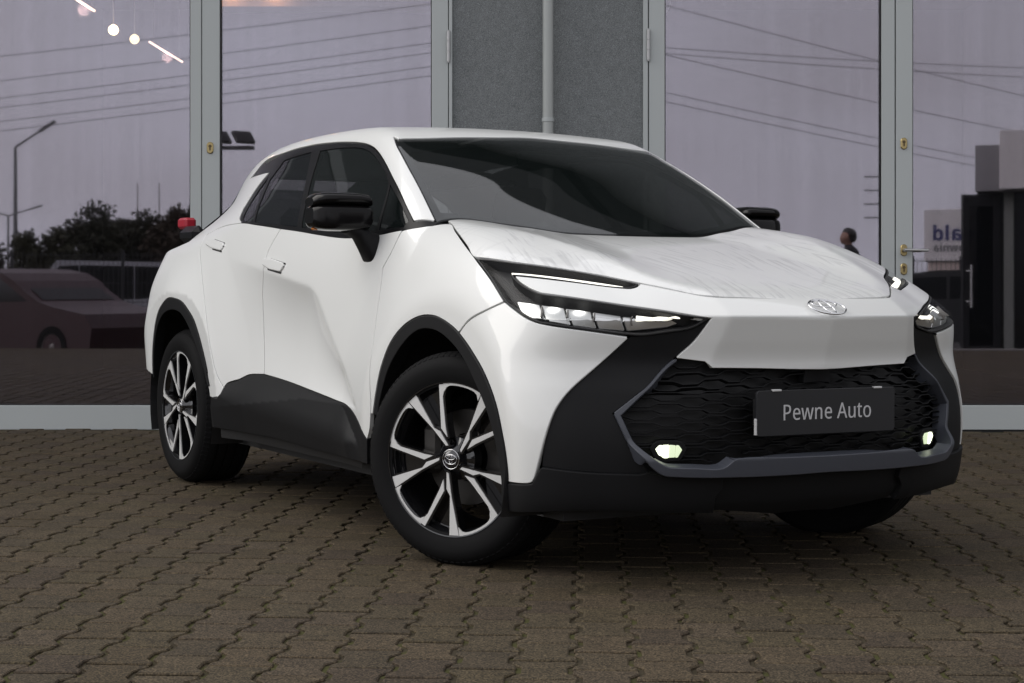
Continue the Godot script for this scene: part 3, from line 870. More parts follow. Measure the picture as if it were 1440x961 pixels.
	core.box(L(Vector3(-1.2, 0, 0.23)), Vector3(1.5, 0.06, 3.5))
	core.box(L(Vector3(-3.05, 0, 0.75)), Vector3(1.3, 0.9, 0.3), 0.1)
	core.box(L(Vector3(-0.02, 0, 0.55)), Vector3(1.0, 0.6, 0.9))
	core.box(L(Vector3(-2.7, 0, 0.5)), Vector3(1.0, 0.55, 0.8))
	for u in [0.0, -2.64]:
		for f in [1.0, -1.0]:
			var rr: float = 0.45
			for i in 24:
				var a0 := lerpf(-0.35, PI + 0.35, i / 24.0)
				var a1 := lerpf(-0.35, PI + 0.35, (i + 1) / 24.0)
				var p0 := Vector3(u + rr * cos(a0), 0, 0.36 + rr * sin(a0))
				var p1 := Vector3(u + rr * cos(a1), 0, 0.36 + rr * sin(a1))
				var vo := Vector3(0, 0.90 * f, 0)
				var vi := Vector3(0, 0.42 * f, 0)
				core.quad(L(p0 + vo), L(p1 + vo), L(p1 + vi), L(p0 + vi), L(Vector3(-cos(a0), 0, -sin(a0))))
				core.flat(L(Vector3(u, 0.42 * f, 0.36)), L(p0 + vi), L(p1 + vi), L(Vector3(0, f, 0)))
	put("inner_shell", core, M.black, car)
	# cowl strip between the bonnet and the windscreen
	var cw := MB.new()
	var cp := PackedVector2Array()
	var line := [[-0.19, 0.0], [-0.20, 0.2], [-0.217, 0.3], [-0.257, 0.4], [-0.30, 0.5], [-0.35, 0.6], [-0.366, 0.66], [-0.37, 0.74]]
	for q in line:
		cp.append(Vector2(q[0] - 0.03, q[1]))
	for k in line.size():
		var q: Array = line[line.size() - 1 - k]
		cp.append(Vector2(q[0] + 0.05, q[1]))
	sheet(cw, cp if not Geometry2D.is_polygon_clockwise(cp) else PackedVector2Array(Array(cp).map(func(z): return z)), frame(Vector3(0, 0, 1)), body, {"off": -0.022, "bevel": 0.0, "wall": 0.0, "cell": 0.02, "both": true, "guess": 1.1})
	put("cowl", cw, M.black, car)
	# door handles
	for k in ["handler", "handlef"]:
		var mats := panel("handle", k, M.paint, {"off": 0.009, "bevel": 0.005, "wall": 0.016, "cell": 0.008}, null, -1, [], null, 3.0)
		for i in 2:
			var door: Node3D = (rd if k == "handler" else fd)[i]
			mats[i].get_parent().remove_child(mats[i])
			door.add_child(mats[i], true)
			for q in (["slotR1", "slotR2"] if k == "handler" else ["slotF1", "slotF2"]):
				var slot := MB.new()
				sheet(slot, outline(q), frame(FACE[q]), body, {"off": 0.0015, "bevel": 0.0, "wall": 0.0, "cell": 0.01, "flip": i == 1})
				put("handle_slot", slot, M.black, door)

func lamps() -> void:
	var poly := smoothed(outline("lamp"), 28.0)
	for f in [false, true]:
		var root := Node3D.new()
		root.name = "headlight"
		car.add_child(root, true)
		var fr := frame(FACE.lamp)
		var bz := MB.new()
		sheet(bz, poly, fr, body, {"off": -0.001, "gap": 0.001, "bevel": 0.002, "wall": 0.04, "cell": 0.012, "flip": f, "guess": 0.8}, [grown(poly, -0.007)])
		put("bezel", bz, M.black, root)
		var bowl := MB.new()
		sheet(bowl, poly, fr, body, {"off": -0.04, "bevel": 0.0, "wall": 0.0, "cell": 0.02, "flip": f})
		put("housing", bowl, M.black, root)
		var ln := MB.new()
		sheet(ln, grown(poly, -0.005), fr, body, {"off": -0.003, "bevel": 0.0, "wall": 0.0, "cell": 0.015, "flip": f})
		put("lens", ln, M.lens, root)
		var d := MB.new()
		sheet(d, smoothed(outline("drl")), fr, body, {"off": -0.012, "bevel": 0.001, "wall": 0.012, "cell": 0.012, "flip": f})
		put("daytime_light", d, M.led, root)
		d = MB.new()
		sheet(d, smoothed(outline("lowglow")), fr, body, {"off": -0.012, "bevel": 0.001, "wall": 0.012, "cell": 0.012, "flip": f})
		put("light_strip", d, M.led, root)
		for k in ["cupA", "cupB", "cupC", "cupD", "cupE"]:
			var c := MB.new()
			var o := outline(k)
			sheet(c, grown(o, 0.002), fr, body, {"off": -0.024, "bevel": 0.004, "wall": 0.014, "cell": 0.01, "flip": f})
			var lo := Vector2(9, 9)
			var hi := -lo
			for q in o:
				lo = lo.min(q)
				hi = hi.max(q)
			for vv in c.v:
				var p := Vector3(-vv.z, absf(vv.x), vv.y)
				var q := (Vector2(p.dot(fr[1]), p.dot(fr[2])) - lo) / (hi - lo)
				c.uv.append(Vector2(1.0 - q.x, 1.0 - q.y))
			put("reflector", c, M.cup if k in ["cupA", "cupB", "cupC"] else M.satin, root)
		# thin ribs that part the chambers
		for k in [["cupA", "cupB"], ["cupB", "cupC"], ["cupC", "cupD"], ["cupD", "cupE"]]:
			var a := outline(k[0])
			var bq := outline(k[1])
			var ca := Vector2.ZERO
			var cb := Vector2.ZERO
			for q in a:
				ca += q / a.size()
			for q in bq:
				cb += q / bq.size()
			var mid := (ca + cb) * 0.5
			var rb := MB.new()
			sheet(rb, PackedVector2Array([mid + Vector2(-0.003, -0.022), mid + Vector2(0.001, -0.022), mid + Vector2(0.004, 0.022), mid + Vector2(0.0, 0.022)]), fr, body, {"off": -0.012, "bevel": 0.001, "wall": 0.02, "cell": 0.02, "flip": f})
			put("chamber_rib", rb, M.dull_metal, root)

func grille() -> void:
	var g0 := smoothed(outline("grille", 0), 25.0)
	var fr := frame(Vector3(1, 0, 0))
	var back := MB.new()
	sheet(back, g0, fr, body, {"off": -0.07, "bevel": 0.0, "wall": 0.0, "cell": 0.03, "guess": 0.8})
	var gn := put("grille", back, M.black, car)
	# honeycomb of flattened cells: zigzag bars that meet in short bridges
	var bars := MB.new()
	var px := 0.150
	var py := 0.0195
	var hw := 0.0020
	var pol := func(a: Vector2, b: Vector2) -> void:
		var d := (b - a).normalized()
		var nn := Vector2(-d.y, d.x) * hw
		var q := PackedVector2Array([a - nn - d * 0.001, b - nn + d * 0.001, b + nn + d * 0.001, a + nn - d * 0.001])
		for r in Geometry2D.intersect_polygons(q, g0):
			if r.size() >= 3:
				if Geometry2D.is_polygon_clockwise(r):
					r.reverse()
				sheet(bars, r, fr, body, {"off": -0.024, "bevel": 0.001, "wall": 0.02, "cell": 0.06, "guess": 0.8})
	for j in range(-1, 18):
		var y0 := 0.385 + j * py
		for i in range(-7, 8):
			var x0 := i * px + (px * 0.5 if posmod(j, 2) == 1 else 0.0)
			# one cell: bridge half-length, then the upper edge of the hexagon
			var a := Vector2(x0 - px * 0.5, y0)
			var b := Vector2(x0 - px * 0.36, y0)
			var c := Vector2(x0 - px * 0.20, y0 + py * 0.5)
			var d := Vector2(x0 + px * 0.20, y0 + py * 0.5)
			var e := Vector2(x0 + px * 0.36, y0)
			var f := Vector2(x0 + px * 0.5, y0)
			pol.call(a, b)
			pol.call(b, c)
			pol.call(c, d)
			pol.call(d, e)
			pol.call(e, f)
	var hb := put("honeycomb", bars, M.plastic, gn)
	hb.set_meta("kind", "stuff")
	var sensor := MB.new()
	sheet(sensor, arr([-0.055, 0.62, 0.055, 0.62, 0.055, 0.675, -0.055, 0.675]), fr, body, {"off": -0.02, "bevel": 0.003, "wall": 0.03, "guess": 0.8})
	put("sensor_cover", sensor, M.plastic, gn)
	for f in [false, true]:
		var fg := MB.new()
		sheet(fg, grown(smoothed(outline("fog"), 60.0), 0.012), frame(FACE.fog), body, {"off": -0.018, "bevel": 0.004, "wall": 0.03, "cell": 0.015, "flip": f, "guess": 0.8})
		var b := put("fog_lamp", fg, M.plastic, car)
		var fo := scaled(outline("fog"), 0.92)
		var lo := fo[0].x
		var hi := fo[0].x
		for q in fo:
			lo = minf(lo, q.x)
			hi = maxf(hi, q.x)
		# four lens facets, brightest towards the outside
		for k in 4:
			var x0 := lerpf(lo, hi, k / 4.0)
			var x1 := lerpf(lo, hi, (k + 1) / 4.0)
			for r in Geometry2D.intersect_polygons(fo, PackedVector2Array([Vector2(x0, 0), Vector2(x1, 0), Vector2(x1, 1), Vector2(x0, 1)])):
				if Geometry2D.is_polygon_clockwise(r):
					r.reverse()
				fg = MB.new()
				sheet(fg, r, frame(FACE.fog), body, {"off": -0.015 - 0.002 * (k % 2), "bevel": 0.0015, "wall": 0.01, "cell": 0.02, "flip": f, "guess": 0.8})
				put("fog_lens", fg, M.fog if k == 2 or k == 3 else M.fog_dim, b)

# three rings of the badge, drawn in a plane
func ring(mb: MB, c: Vector3, ax: Vector3, ay: Vector3, rx: float, ry: float, t: float, k := 40) -> void:
	var nn := ax.cross(ay).normalized()
	var m := 8
	for i in k:
		for j in m:
			var q := []
			var nq := []
			for s in [[0, 0], [1, 0], [1, 1], [0, 1]]:
				var a: float = TAU * (i + s[0]) / k
				var b: float = TAU * (j + s[1]) / m
				var p := ax * (rx * cos(a)) + ay * (ry * sin(a))
				var o := (ax * (cos(a) / rx) + ay * (sin(a) / ry)).normalized()
				var no := o * cos(b) + nn * sin(b)
				q.append(c + p + no * t)
				nq.append(no)
			mb.squad(q[0], q[1], q[2], q[3], nq[0], nq[1], nq[2], nq[3])

func badge(mb: MB, c: Vector3, ax: Vector3, ay: Vector3, s: float) -> void:
	ring(mb, c, ax, ay, 0.070 * s, 0.048 * s, 0.0036 * s)
	ring(mb, c + ay * 0.019 * s, ax, ay, 0.048 * s, 0.022 * s, 0.0032 * s)
	ring(mb, c + ay * 0.0 * s, ax, ay, 0.019 * s, 0.043 * s, 0.0032 * s)

func wheel(u: float, sgn: float, steer: float) -> Node3D:
	var root := Node3D.new()
	root.name = "wheel"
	car.add_child(root, true)
	# wheel node: x axis points out of the car
	var o := Vector3(u, 0.77 * sgn, 0.350)
	root.transform = Transform3D(Basis(Vector3.UP, (0.0 if sgn > 0.0 else PI) + steer), L(o))
	var X := Vector3(1, 0, 0)
	var f := 0.133           # where the rim's outer lip lies
	var R := 0.2538
	var tyre := MB.new()
	var tp := [Vector2(R - 0.012, f - 0.006), Vector2(R + 0.004, f - 0.001), Vector2(R + 0.016, f + 0.004), Vector2(R + 0.045, f + 0.008), Vector2(R + 0.068, f + 0.003), Vector2(R + 0.078, f - 0.008), Vector2(0.344, f - 0.022), Vector2(0.3505, f - 0.038)]
	for g in 4:
		var y := f - 0.052 - g * 0.044
		tp.append(Vector2(0.3525, y + 0.012))
		tp.append(Vector2(0.3525, y - 0.022))
		tp.append(Vector2(0.3455, y - 0.024))
		tp.append(Vector2(0.3455, y - 0.031))
	tp.append_array([Vector2(0.3525, f - 0.222), Vector2(0.344, f - 0.236), Vector2(0.33, f - 0.245), Vector2(R, f - 0.240), Vector2(R - 0.03, f - 0.23)])
	tyre.lathe(Vector3.ZERO, X, tp, 72)
	# raised bands of the side wall and tread blocks at the shoulder
	for i in 90:
		var a := TAU * i / 90.0
		var d := Vector3(0, cos(a), sin(a))
		var t := Vector3(0, -sin(a), cos(a))
		tyre.box(X * (f - 0.026) + d * 0.3425, Vector3(0.03, 0.007, 0.0165), 0.002, Basis(X, d, t).rotated(t, -0.5))
	put("tyre", tyre, M.rubber, root)
	var rim := MB.new()
	rim.lathe(Vector3.ZERO, X, [Vector2(R - 0.004, f - 0.0), Vector2(R, f + 0.0005), Vector2(R - 0.001, f - 0.004), Vector2(R - 0.010, f - 0.014), Vector2(R - 0.02, f - 0.03), Vector2(R - 0.028, f - 0.12), Vector2(R - 0.02, f - 0.22)], 72)
	rim.lathe(Vector3.ZERO, X, [Vector2(0.001, f - 0.115), Vector2(0.09, f - 0.115), Vector2(0.1, f - 0.13)], 40)
	put("rim", rim, M.gloss, root)
	var disc := MB.new()
	disc.lathe(Vector3.ZERO, X, [Vector2(0.08, f - 0.10), Vector2(0.158, f - 0.10), Vector2(0.16, f - 0.105), Vector2(0.16, f - 0.125)], 48)
	put("brake_disc", disc, M.iron, root)
	var cal := MB.new()
	cal.box(Vector3(f - 0.11, 0.02, 0.135 * (1.0 if sgn > 0.0 else -1.0)), Vector3(0.07, 0.16, 0.07), 0.015)
	put("brake_caliper", cal, M.iron, root)
	# five pairs of spokes, each pair a long one that reaches the hub and a short one, with an arc of rim on the open side
	var ax := Vector3(0, 0, -1)
	var ay := Vector3(0, 1, 0)
	var long := arr([-0.745, 0.655, -0.70, 0.74, -0.575, 0.80, -0.26, 0.395, -0.168, 0.36, -0.035, 0.165, -0.085, 0.165, -0.24, 0.325, -0.30, 0.375, -0.655, 0.70])
	long = arr([-0.690, 0.712, -0.560, 0.815, -0.262, 0.395, -0.168, 0.358, -0.03, 0.17, -0.085, 0.165, -0.245, 0.325, -0.30, 0.38])
	var short := arr([-0.205, 0.966, -0.165, 0.39, -0.045, 0.255, -0.082, 0.425, -0.128, 0.80, -0.085, 0.982])
	for k in 5:
		var tw := TAU * k / 5.0
		var tr := func(p: PackedVector2Array) -> PackedVector2Array:
			var out := PackedVector2Array()
			for q in p:
				out.append(q.rotated(tw) * R)
			return out
		for s in [long, short]:
			var sp := MB.new()
			var q: PackedVector2Array = grown(tr.call(s), -0.0022)
			if Geometry2D.is_polygon_clockwise(q):
				q.reverse()
			sp.prism(q, X * (f - 0.0035), ax, ay, X * -0.004, 0.0012)
			put("spoke_face", sp, M.alloy, root)
			var bk := MB.new()
			var w := grown(q, 0.006)
			bk.prism(w, X * (f - 0.008), ax, ay, X * -0.035, 0.004)
			put("spoke", bk, M.gloss, root)
		# arc from the short spoke clockwise to the next pair's long spoke
		var a0 := Vector2(-0.128, 0.97).angle()
		var a1 := Vector2(-0.690, 0.712).angle() - TAU / 5.0
		var arcp := PackedVector2Array()
		for i in 13:
			arcp.append(Vector2.from_angle(lerpf(a0, a1, i / 12.0)) * 0.990)
		for i in 13:
			var s := absf(i - 6.0) / 6.0
			arcp.append(Vector2.from_angle(lerpf(a1, a0, i / 12.0)) * (0.955 - 0.08 * pow(s, 7.0)))
		var q2: PackedVector2Array = tr.call(arcp)
		if Geometry2D.is_polygon_clockwise(q2):
			q2.reverse()
		var am := MB.new()
		am.prism(q2, X * (f - 0.0030), ax, ay, X * -0.004, 0.0008)
		put("rim_arc", am, M.alloy, root)
		# dark web between the spokes of a pair
		var web := MB.new()
		web.prism(tr.call(arr([-0.56, 0.80, -0.40, 0.90, -0.205, 0.966, -0.165, 0.40, -0.262, 0.40])), X * (f - 0.045), ax, ay, X * -0.02, 0.002)
		put("web", web, M.gloss, root)
		var nut := MB.new()
		var np := Vector2.from_angle(PI * 0.5 + 0.33 + tw) * 0.057
		nut.bar(X * (f - 0.07) + ax * np.x + ay * np.y, X * (f - 0.03) + ax * np.x + ay * np.y, 0.0105, 0.0085, 6)
		put("lug_nut", nut, M.iron, root)
	var hub := MB.new()
	hub.lathe(Vector3.ZERO, X, [Vector2(0.075, f - 0.075), Vector2(0.07, f - 0.04), Vector2(0.045, f - 0.03), Vector2(0.034, f - 0.006), Vector2(0.031, f - 0.004), Vector2(0.0001, f - 0.003)], 40)
	put("hub_cap", hub, M.gloss, root)
	var lg := MB.new()
	ring(lg, X * (f - 0.003), ax, ay, 0.0318, 0.0318, 0.0014)
	badge(lg, X * (f - 0.002), ax, ay, 0.34)
	put("hub_badge", lg, M.chrome, root)
	return root

func details() -> void:
	# number plate holder with the dealer's plate
	var pc := Vector3(0.888, 0.0, 0.537)
	var pb := MB.new()
	var hw := 0.275
	var hh := 0.0695
	var rr := PackedVector2Array()
	for c in [[1, 1, 0], [-1, 1, 1], [-1, -1, 2], [1, -1, 3]]:
		for i in 5:
			var a: float = PI * 0.5 * (c[2] + i / 4.0)
			rr.append(Vector2(c[0] * (hw - 0.012), c[1] * (hh - 0.012)) + Vector2.from_angle(a) * 0.012)
	pb.prism(rr, L(pc), Vector3(1, 0, 0), Vector3(0, 1, 0), Vector3(0, 0, 0.008), 0.0015)
	var pn := put("number_plate", pb, mat(lin(0.012, 0.0125, 0.015), 0.4), car)
	var hold := MB.new()
	hold.box(L(pc - Vector3(0.03, 0, 0.0)), Vector3(0.5, 0.09, 0.05), 0.004)
	put("plate_holder", hold, M.black, pn)
	for c in [[0.2, 1], [-0.2, 1]]:
		var cl := MB.new()
		cl.box(L(pc + Vector3(0.0, c[0], 0.0695)), Vector3(0.032, 0.006, 0.012), 0.001)
		put("clip", cl, mat(lin(0.6, 0.6, 0.6), 0.4), pn)
	var ec := MB.new()
	ec.box(L(pc + Vector3(-0.004, hw, -0.04)), Vector3(0.008, 0.05, 0.008), 0.001)
	put("clip", ec, mat(lin(0.6, 0.6, 0.6), 0.4), pn)
	var tm := TextMesh.new()
	var fnt := SystemFont.new()
	fnt.font_names = PackedStringArray(["Droid Sans"])
	tm.font = fnt
	tm.text = "Pewne Auto"
	tm.font_size = 64
	tm.pixel_size = 0.00104
	tm.depth = 0.0012
	var ti := MeshInstance3D.new()
	ti.name = "lettering"
	ti.mesh = tm
	ti.material_override = mat(lin(0.55, 0.55, 0.56), 0.5)
	ti.transform = Transform3D(Basis(Vector3(-1, 0, 0), Vector3(0, 1, 0), Vector3(0, 0, -1)), L(pc + Vector3(0.0004, 0.0, 0.0)))
	pn.add_child(ti, true)
	# badge on the nose
	var p := Vector3(0.862, 0, 0.857)
	var nn := grad(body, Vector3(nose(0.0, 0.857), 0, 0.857))
	var ay := (Vector3(0, 0, 1) - nn * nn.z).normalized()
	var bm := MB.new()
	badge(bm, L(Vector3(nose(0.0, 0.857), 0, 0.857) + nn * 0.004), Vector3(1, 0, 0), L(ay), 0.95)
	put("badge", bm, M.chrome, car)
	# door mirrors
	for f in [1.0, -1.0]:
		mirror(f)
	# tail lights and spoiler
	for f in [1.0, -1.0]:
		var tl := MB.new()
		tl.box(L(Vector3(-3.12, 0.71 * f, 1.212)), Vector3(0.06, 0.055, 0.12), 0.012)
		put("tail_light", tl, M.red, car)
		var tb := MB.new()
		tb.box(L(Vector3(-2.96, 0.735 * f, 1.15)), Vector3(0.07, 0.09, 0.24), 0.034)
		put("tail_light_trim", tb, M.trim_gloss, car)

func blob(mb: MB, c: Vector3, sec: Array, k := 28) -> void:
	# closed tube through cross-sections: [x, centre y, centre z, half height, half depth, squareness]
	var ringp := []
	for s in sec:
		var row := []
		for i in k:
			var a := TAU * i / k
			var e: float = 2.0 / s[5]
			var cy: float = signf(cos(a)) * pow(absf(cos(a)), e) * s[3]
			var cz: float = signf(sin(a)) * pow(absf(sin(a)), e) * s[4]
			row.append(c + Vector3(s[0], s[1] + cy, s[2] + cz))
		ringp.append(row)
	var nm := func(i: int, j: int) -> Vector3:
		var a: Vector3 = ringp[mini(i + 1, sec.size() - 1)][j] - ringp[maxi(i - 1, 0)][j]
		var b: Vector3 = ringp[i][(j + 1) % k] - ringp[i][(j + k - 1) % k]
		var q := a.cross(b)
		var mid := Vector3.ZERO
		for t in ringp[i]:
			mid += t / k
		if q.length() < 1e-9:
			q = ringp[i][j] - mid
		q = q.normalized()
		return q if q.dot(ringp[i][j] - mid) >= 0.0 else -q
	for i in sec.size() - 1:
		for j in k:
			var j2 := (j + 1) % k
			mb.squad(ringp[i][j], ringp[i + 1][j], ringp[i + 1][j2], ringp[i][j2], nm.call(i, j), nm.call(i + 1, j), nm.call(i + 1, j2), nm.call(i, j2))
	for i in [0, sec.size() - 1]:
		var mid := Vector3.ZERO
		for t in ringp[i]:
			mid += t / k
		var out := Vector3(-1, 0, 0) if i == 0 else Vector3(1, 0, 0)
		if sec[0][0] > sec[sec.size() - 1][0]:
			out = -out
		for j in k:
			mb.flat(mid, ringp[i][j], ringp[i][(j + 1) % k], out)

func mirror(f: float) -> void:
	var root := Node3D.new()
	root.name = "door_mirror"
	root.position = L(Vector3(-0.705, 0.0, 1.182))
	car.add_child(root, true)
	for part in [["mirror_body", -0.022, 0.047, 0.0], ["mirror_cap", 0.046, 0.026, 0.0]]:
		var hs := MB.new()
		var S := []
		for s in [[0.842, 0.30, 0.35, -0.012], [0.846, 0.62, 0.7, -0.012], [0.862, 0.92, 0.93, -0.008], [0.90, 1.0, 1.0, 0.0], [0.98, 1.0, 1.0, 0.006], [1.02, 0.96, 0.93, 0.014], [1.045, 0.84, 0.76, 0.024], [1.056, 0.6, 0.5, 0.032]]:
			var up: bool = part[0] == "mirror_cap"
			var hh: float = part[2] * s[1]
			var cy: float = part[1] - (part[2] - hh) if up else part[1] + (part[2] - hh) * 0.4
			S.append([s[0] * f, cy, s[3], hh, 0.080 * s[2] * (0.97 if up else 1.0), 2.3 if up else 4.5])
		blob(hs, Vector3.ZERO, S, 40)
		put(part[0], hs, M.mirror_black, root)
	var st := MB.new()
	var T := []
	for s in [[0.80, -0.135, -0.01, 0.055, 0.062, 3.0], [0.842, -0.125, -0.01, 0.058, 0.058, 3.0], [0.865, -0.095, -0.012, 0.05, 0.05, 2.6], [0.89, -0.066, -0.012, 0.034, 0.05, 2.4], [0.93, -0.05, -0.006, 0.026, 0.055, 2.4]]:
		var t: Array = s.duplicate()
		t[0] *= f
		T.append(t)
	blob(st, Vector3.ZERO, T, 20)
	var tip := MB.new()
	tip.box(Vector3(1.035 * f, -0.062, 0.03), Vector3(0.02, 0.009, 0.02), 0.003)
	put("side_repeater", tip, mat(lin(0.5, 0.16, 0.03), 0.2), root)
	put("mirror_foot", st, M.plastic, root)
	var gl := MB.new()
	gl.box(Vector3(0.95 * f, -0.012, 0.079), Vector3(0.16, 0.075, 0.004), 0.001)
	put("mirror_glass", gl, M.chrome, root)

func cabin() -> void:
	var b := MB.new()
	b.box(L(Vector3(-0.55, 0, 0.93)), Vector3(1.34, 0.22, 0.5), 0.06)
	put("dashboard", b, M.cloth, car)
	for f in [1.0, -1.0]:
		var s := MB.new()
		var q := Basis(Vector3.RIGHT, -0.3)
		s.box(L(Vector3(-1.55, 0.36 * f, 0.85)), Vector3(0.48, 0.66, 0.14), 0.05, q)
		s.box(L(Vector3(-1.35, 0.36 * f, 0.55)), Vector3(0.48, 0.16, 0.5), 0.05)
		var sn := put("seat", s, M.cloth, car)
		s = MB.new()
		s.box(L(Vector3(-1.68, 0.36 * f, 1.27)), Vector3(0.26, 0.18, 0.1), 0.04, q)
		put("headrest", s, M.cloth, sn)
	var bs := MB.new()
	bs.box(L(Vector3(-2.4, 0, 0.8)), Vector3(1.2, 0.7, 0.16), 0.05)
	for k in [-0.35, 0.35]:
		bs.box(L(Vector3(-2.45, k, 1.2)), Vector3(0.26, 0.14, 0.1), 0.04)
	put("rear_bench", bs, M.cloth, car)
	var sw := MB.new()
	ring(sw, L(Vector3(-0.95, -0.36, 0.98)), Vector3(1, 0, 0), Vector3(0, 0.92, -0.4), 0.18, 0.18, 0.014)
	put("steering_wheel", sw, M.cloth, car)
	var rm := MB.new()
	rm.box(L(Vector3(-0.86, 0, 1.42)), Vector3(0.24, 0.06, 0.03), 0.012)
	put("rear_view_mirror", rm, M.plastic, car)

func build_car() -> void:
	car = base("parked_car")
	car.transform = Transform3D(Vector3(-0.8705, 0.0059, 0.4921), Vector3(0.0067, 1, 0), Vector3(-0.4921, 0.0033, -0.8705), Vector3(0.5381, -0.0066, -6.0614))
	tag(car, "white two-box crossover car with black trim, lit headlights and front wheels turned", "car")
	build_body()
	lamps()
	grille()
	for w in [[0.0, 1.0, 0.488], [0.0, -1.0, 0.488], [-2.64, 1.0, 0.0], [-2.64, -1.0, 0.0]]:
		wheel(w[0], w[1], w[2])
	details()
	cabin()

# ---------------------------------------------------------------- textures
func noise(seed_: int, freq: float, oct := 4) -> FastNoiseLite:
	var n := FastNoiseLite.new()
	n.seed = seed_
	n.frequency = freq
	n.fractal_octaves = oct
	return n

# a tiling picture from a function of (x, y) in pixels
func picture(w: int, h: int, f: Callable) -> ImageTexture:
	var im := Image.create(w, h, false, Image.FORMAT_RGBA8)
	for y in h:
		for x in w:
			im.set_pixel(x, y, f.call(x, y))
	return ImageTexture.create_from_image(im)

func speckle(seed_: int, size: int, dark: float, spread: float, chips: float, warm := 0.0, wide := 0.22) -> ImageTexture:
	var r := RandomNumberGenerator.new()
	r.seed = seed_
	var n := noise(seed_, 0.02, 3).get_seamless_image(size, size)
	return picture(size, size, func(x, y):
		var c := dark + spread * (r.randf() - 0.5) + (n.get_pixel(x, y).r - 0.5) * wide
		var k := r.randf()
		if k < chips:
			c += 0.35 * r.randf()
		elif k < chips * 2.0:
			c -= 0.3 * r.randf()
		c = clampf(c, 0.05, 1.0)
		return Color(c * (1.0 + warm), c, c * (1.0 - warm)))

func textured(m: StandardMaterial3D, t: Texture2D, scale: float, world := true) -> StandardMaterial3D:
	m.albedo_texture = t
	m.uv1_triplanar = true
	m.uv1_world_triplanar = world
	m.uv1_scale = Vector3.ONE * scale
	return m

# ---------------------------------------------------------------- the sky
func overcast() -> PanoramaSkyMaterial:
	var w := 512
	var h := 256
	var im := Image.create(w, h, false, Image.FORMAT_RGBF)
	var n1 := noise(1, 1.6, 5)
	var n2 := noise(9, 2.2, 4)
	for y in h:
		for x in w:
			var el := PI * (0.5 - (y + 0.5) / h)
			var az := TAU * (x + 0.5) / w
			var d := Vector3(cos(el) * sin(az), sin(el) * 3.2, cos(el) * cos(az))
			var c := n1.get_noise_3dv(d * 1.1) * 0.6 + n2.get_noise_3dv(d) * 0.35
			var k := clampf(0.5 + c * 1.3, 0.0, 1.0)
			var up := clampf(sin(el), 0.0, 1.0)
			var lum := 0.67 * lerpf(1.04, 0.86, up) * lerpf(0.80, 1.14, k) * (1.0 + 0.26 * cos(el) * sin(az - PI))
			var col := Color(0.985, 0.965, 1.0).lerp(Color(0.93, 0.98, 1.07), k * 0.6)
			if el < 0.0:
				lum = 0.15
				col = Color(1, 0.97, 0.92)
			im.set_pixel(x, y, Color(col.r * lum, col.g * lum, col.b * lum))
	var m := PanoramaSkyMaterial.new()
	m.panorama = ImageTexture.create_from_image(im)
	return m

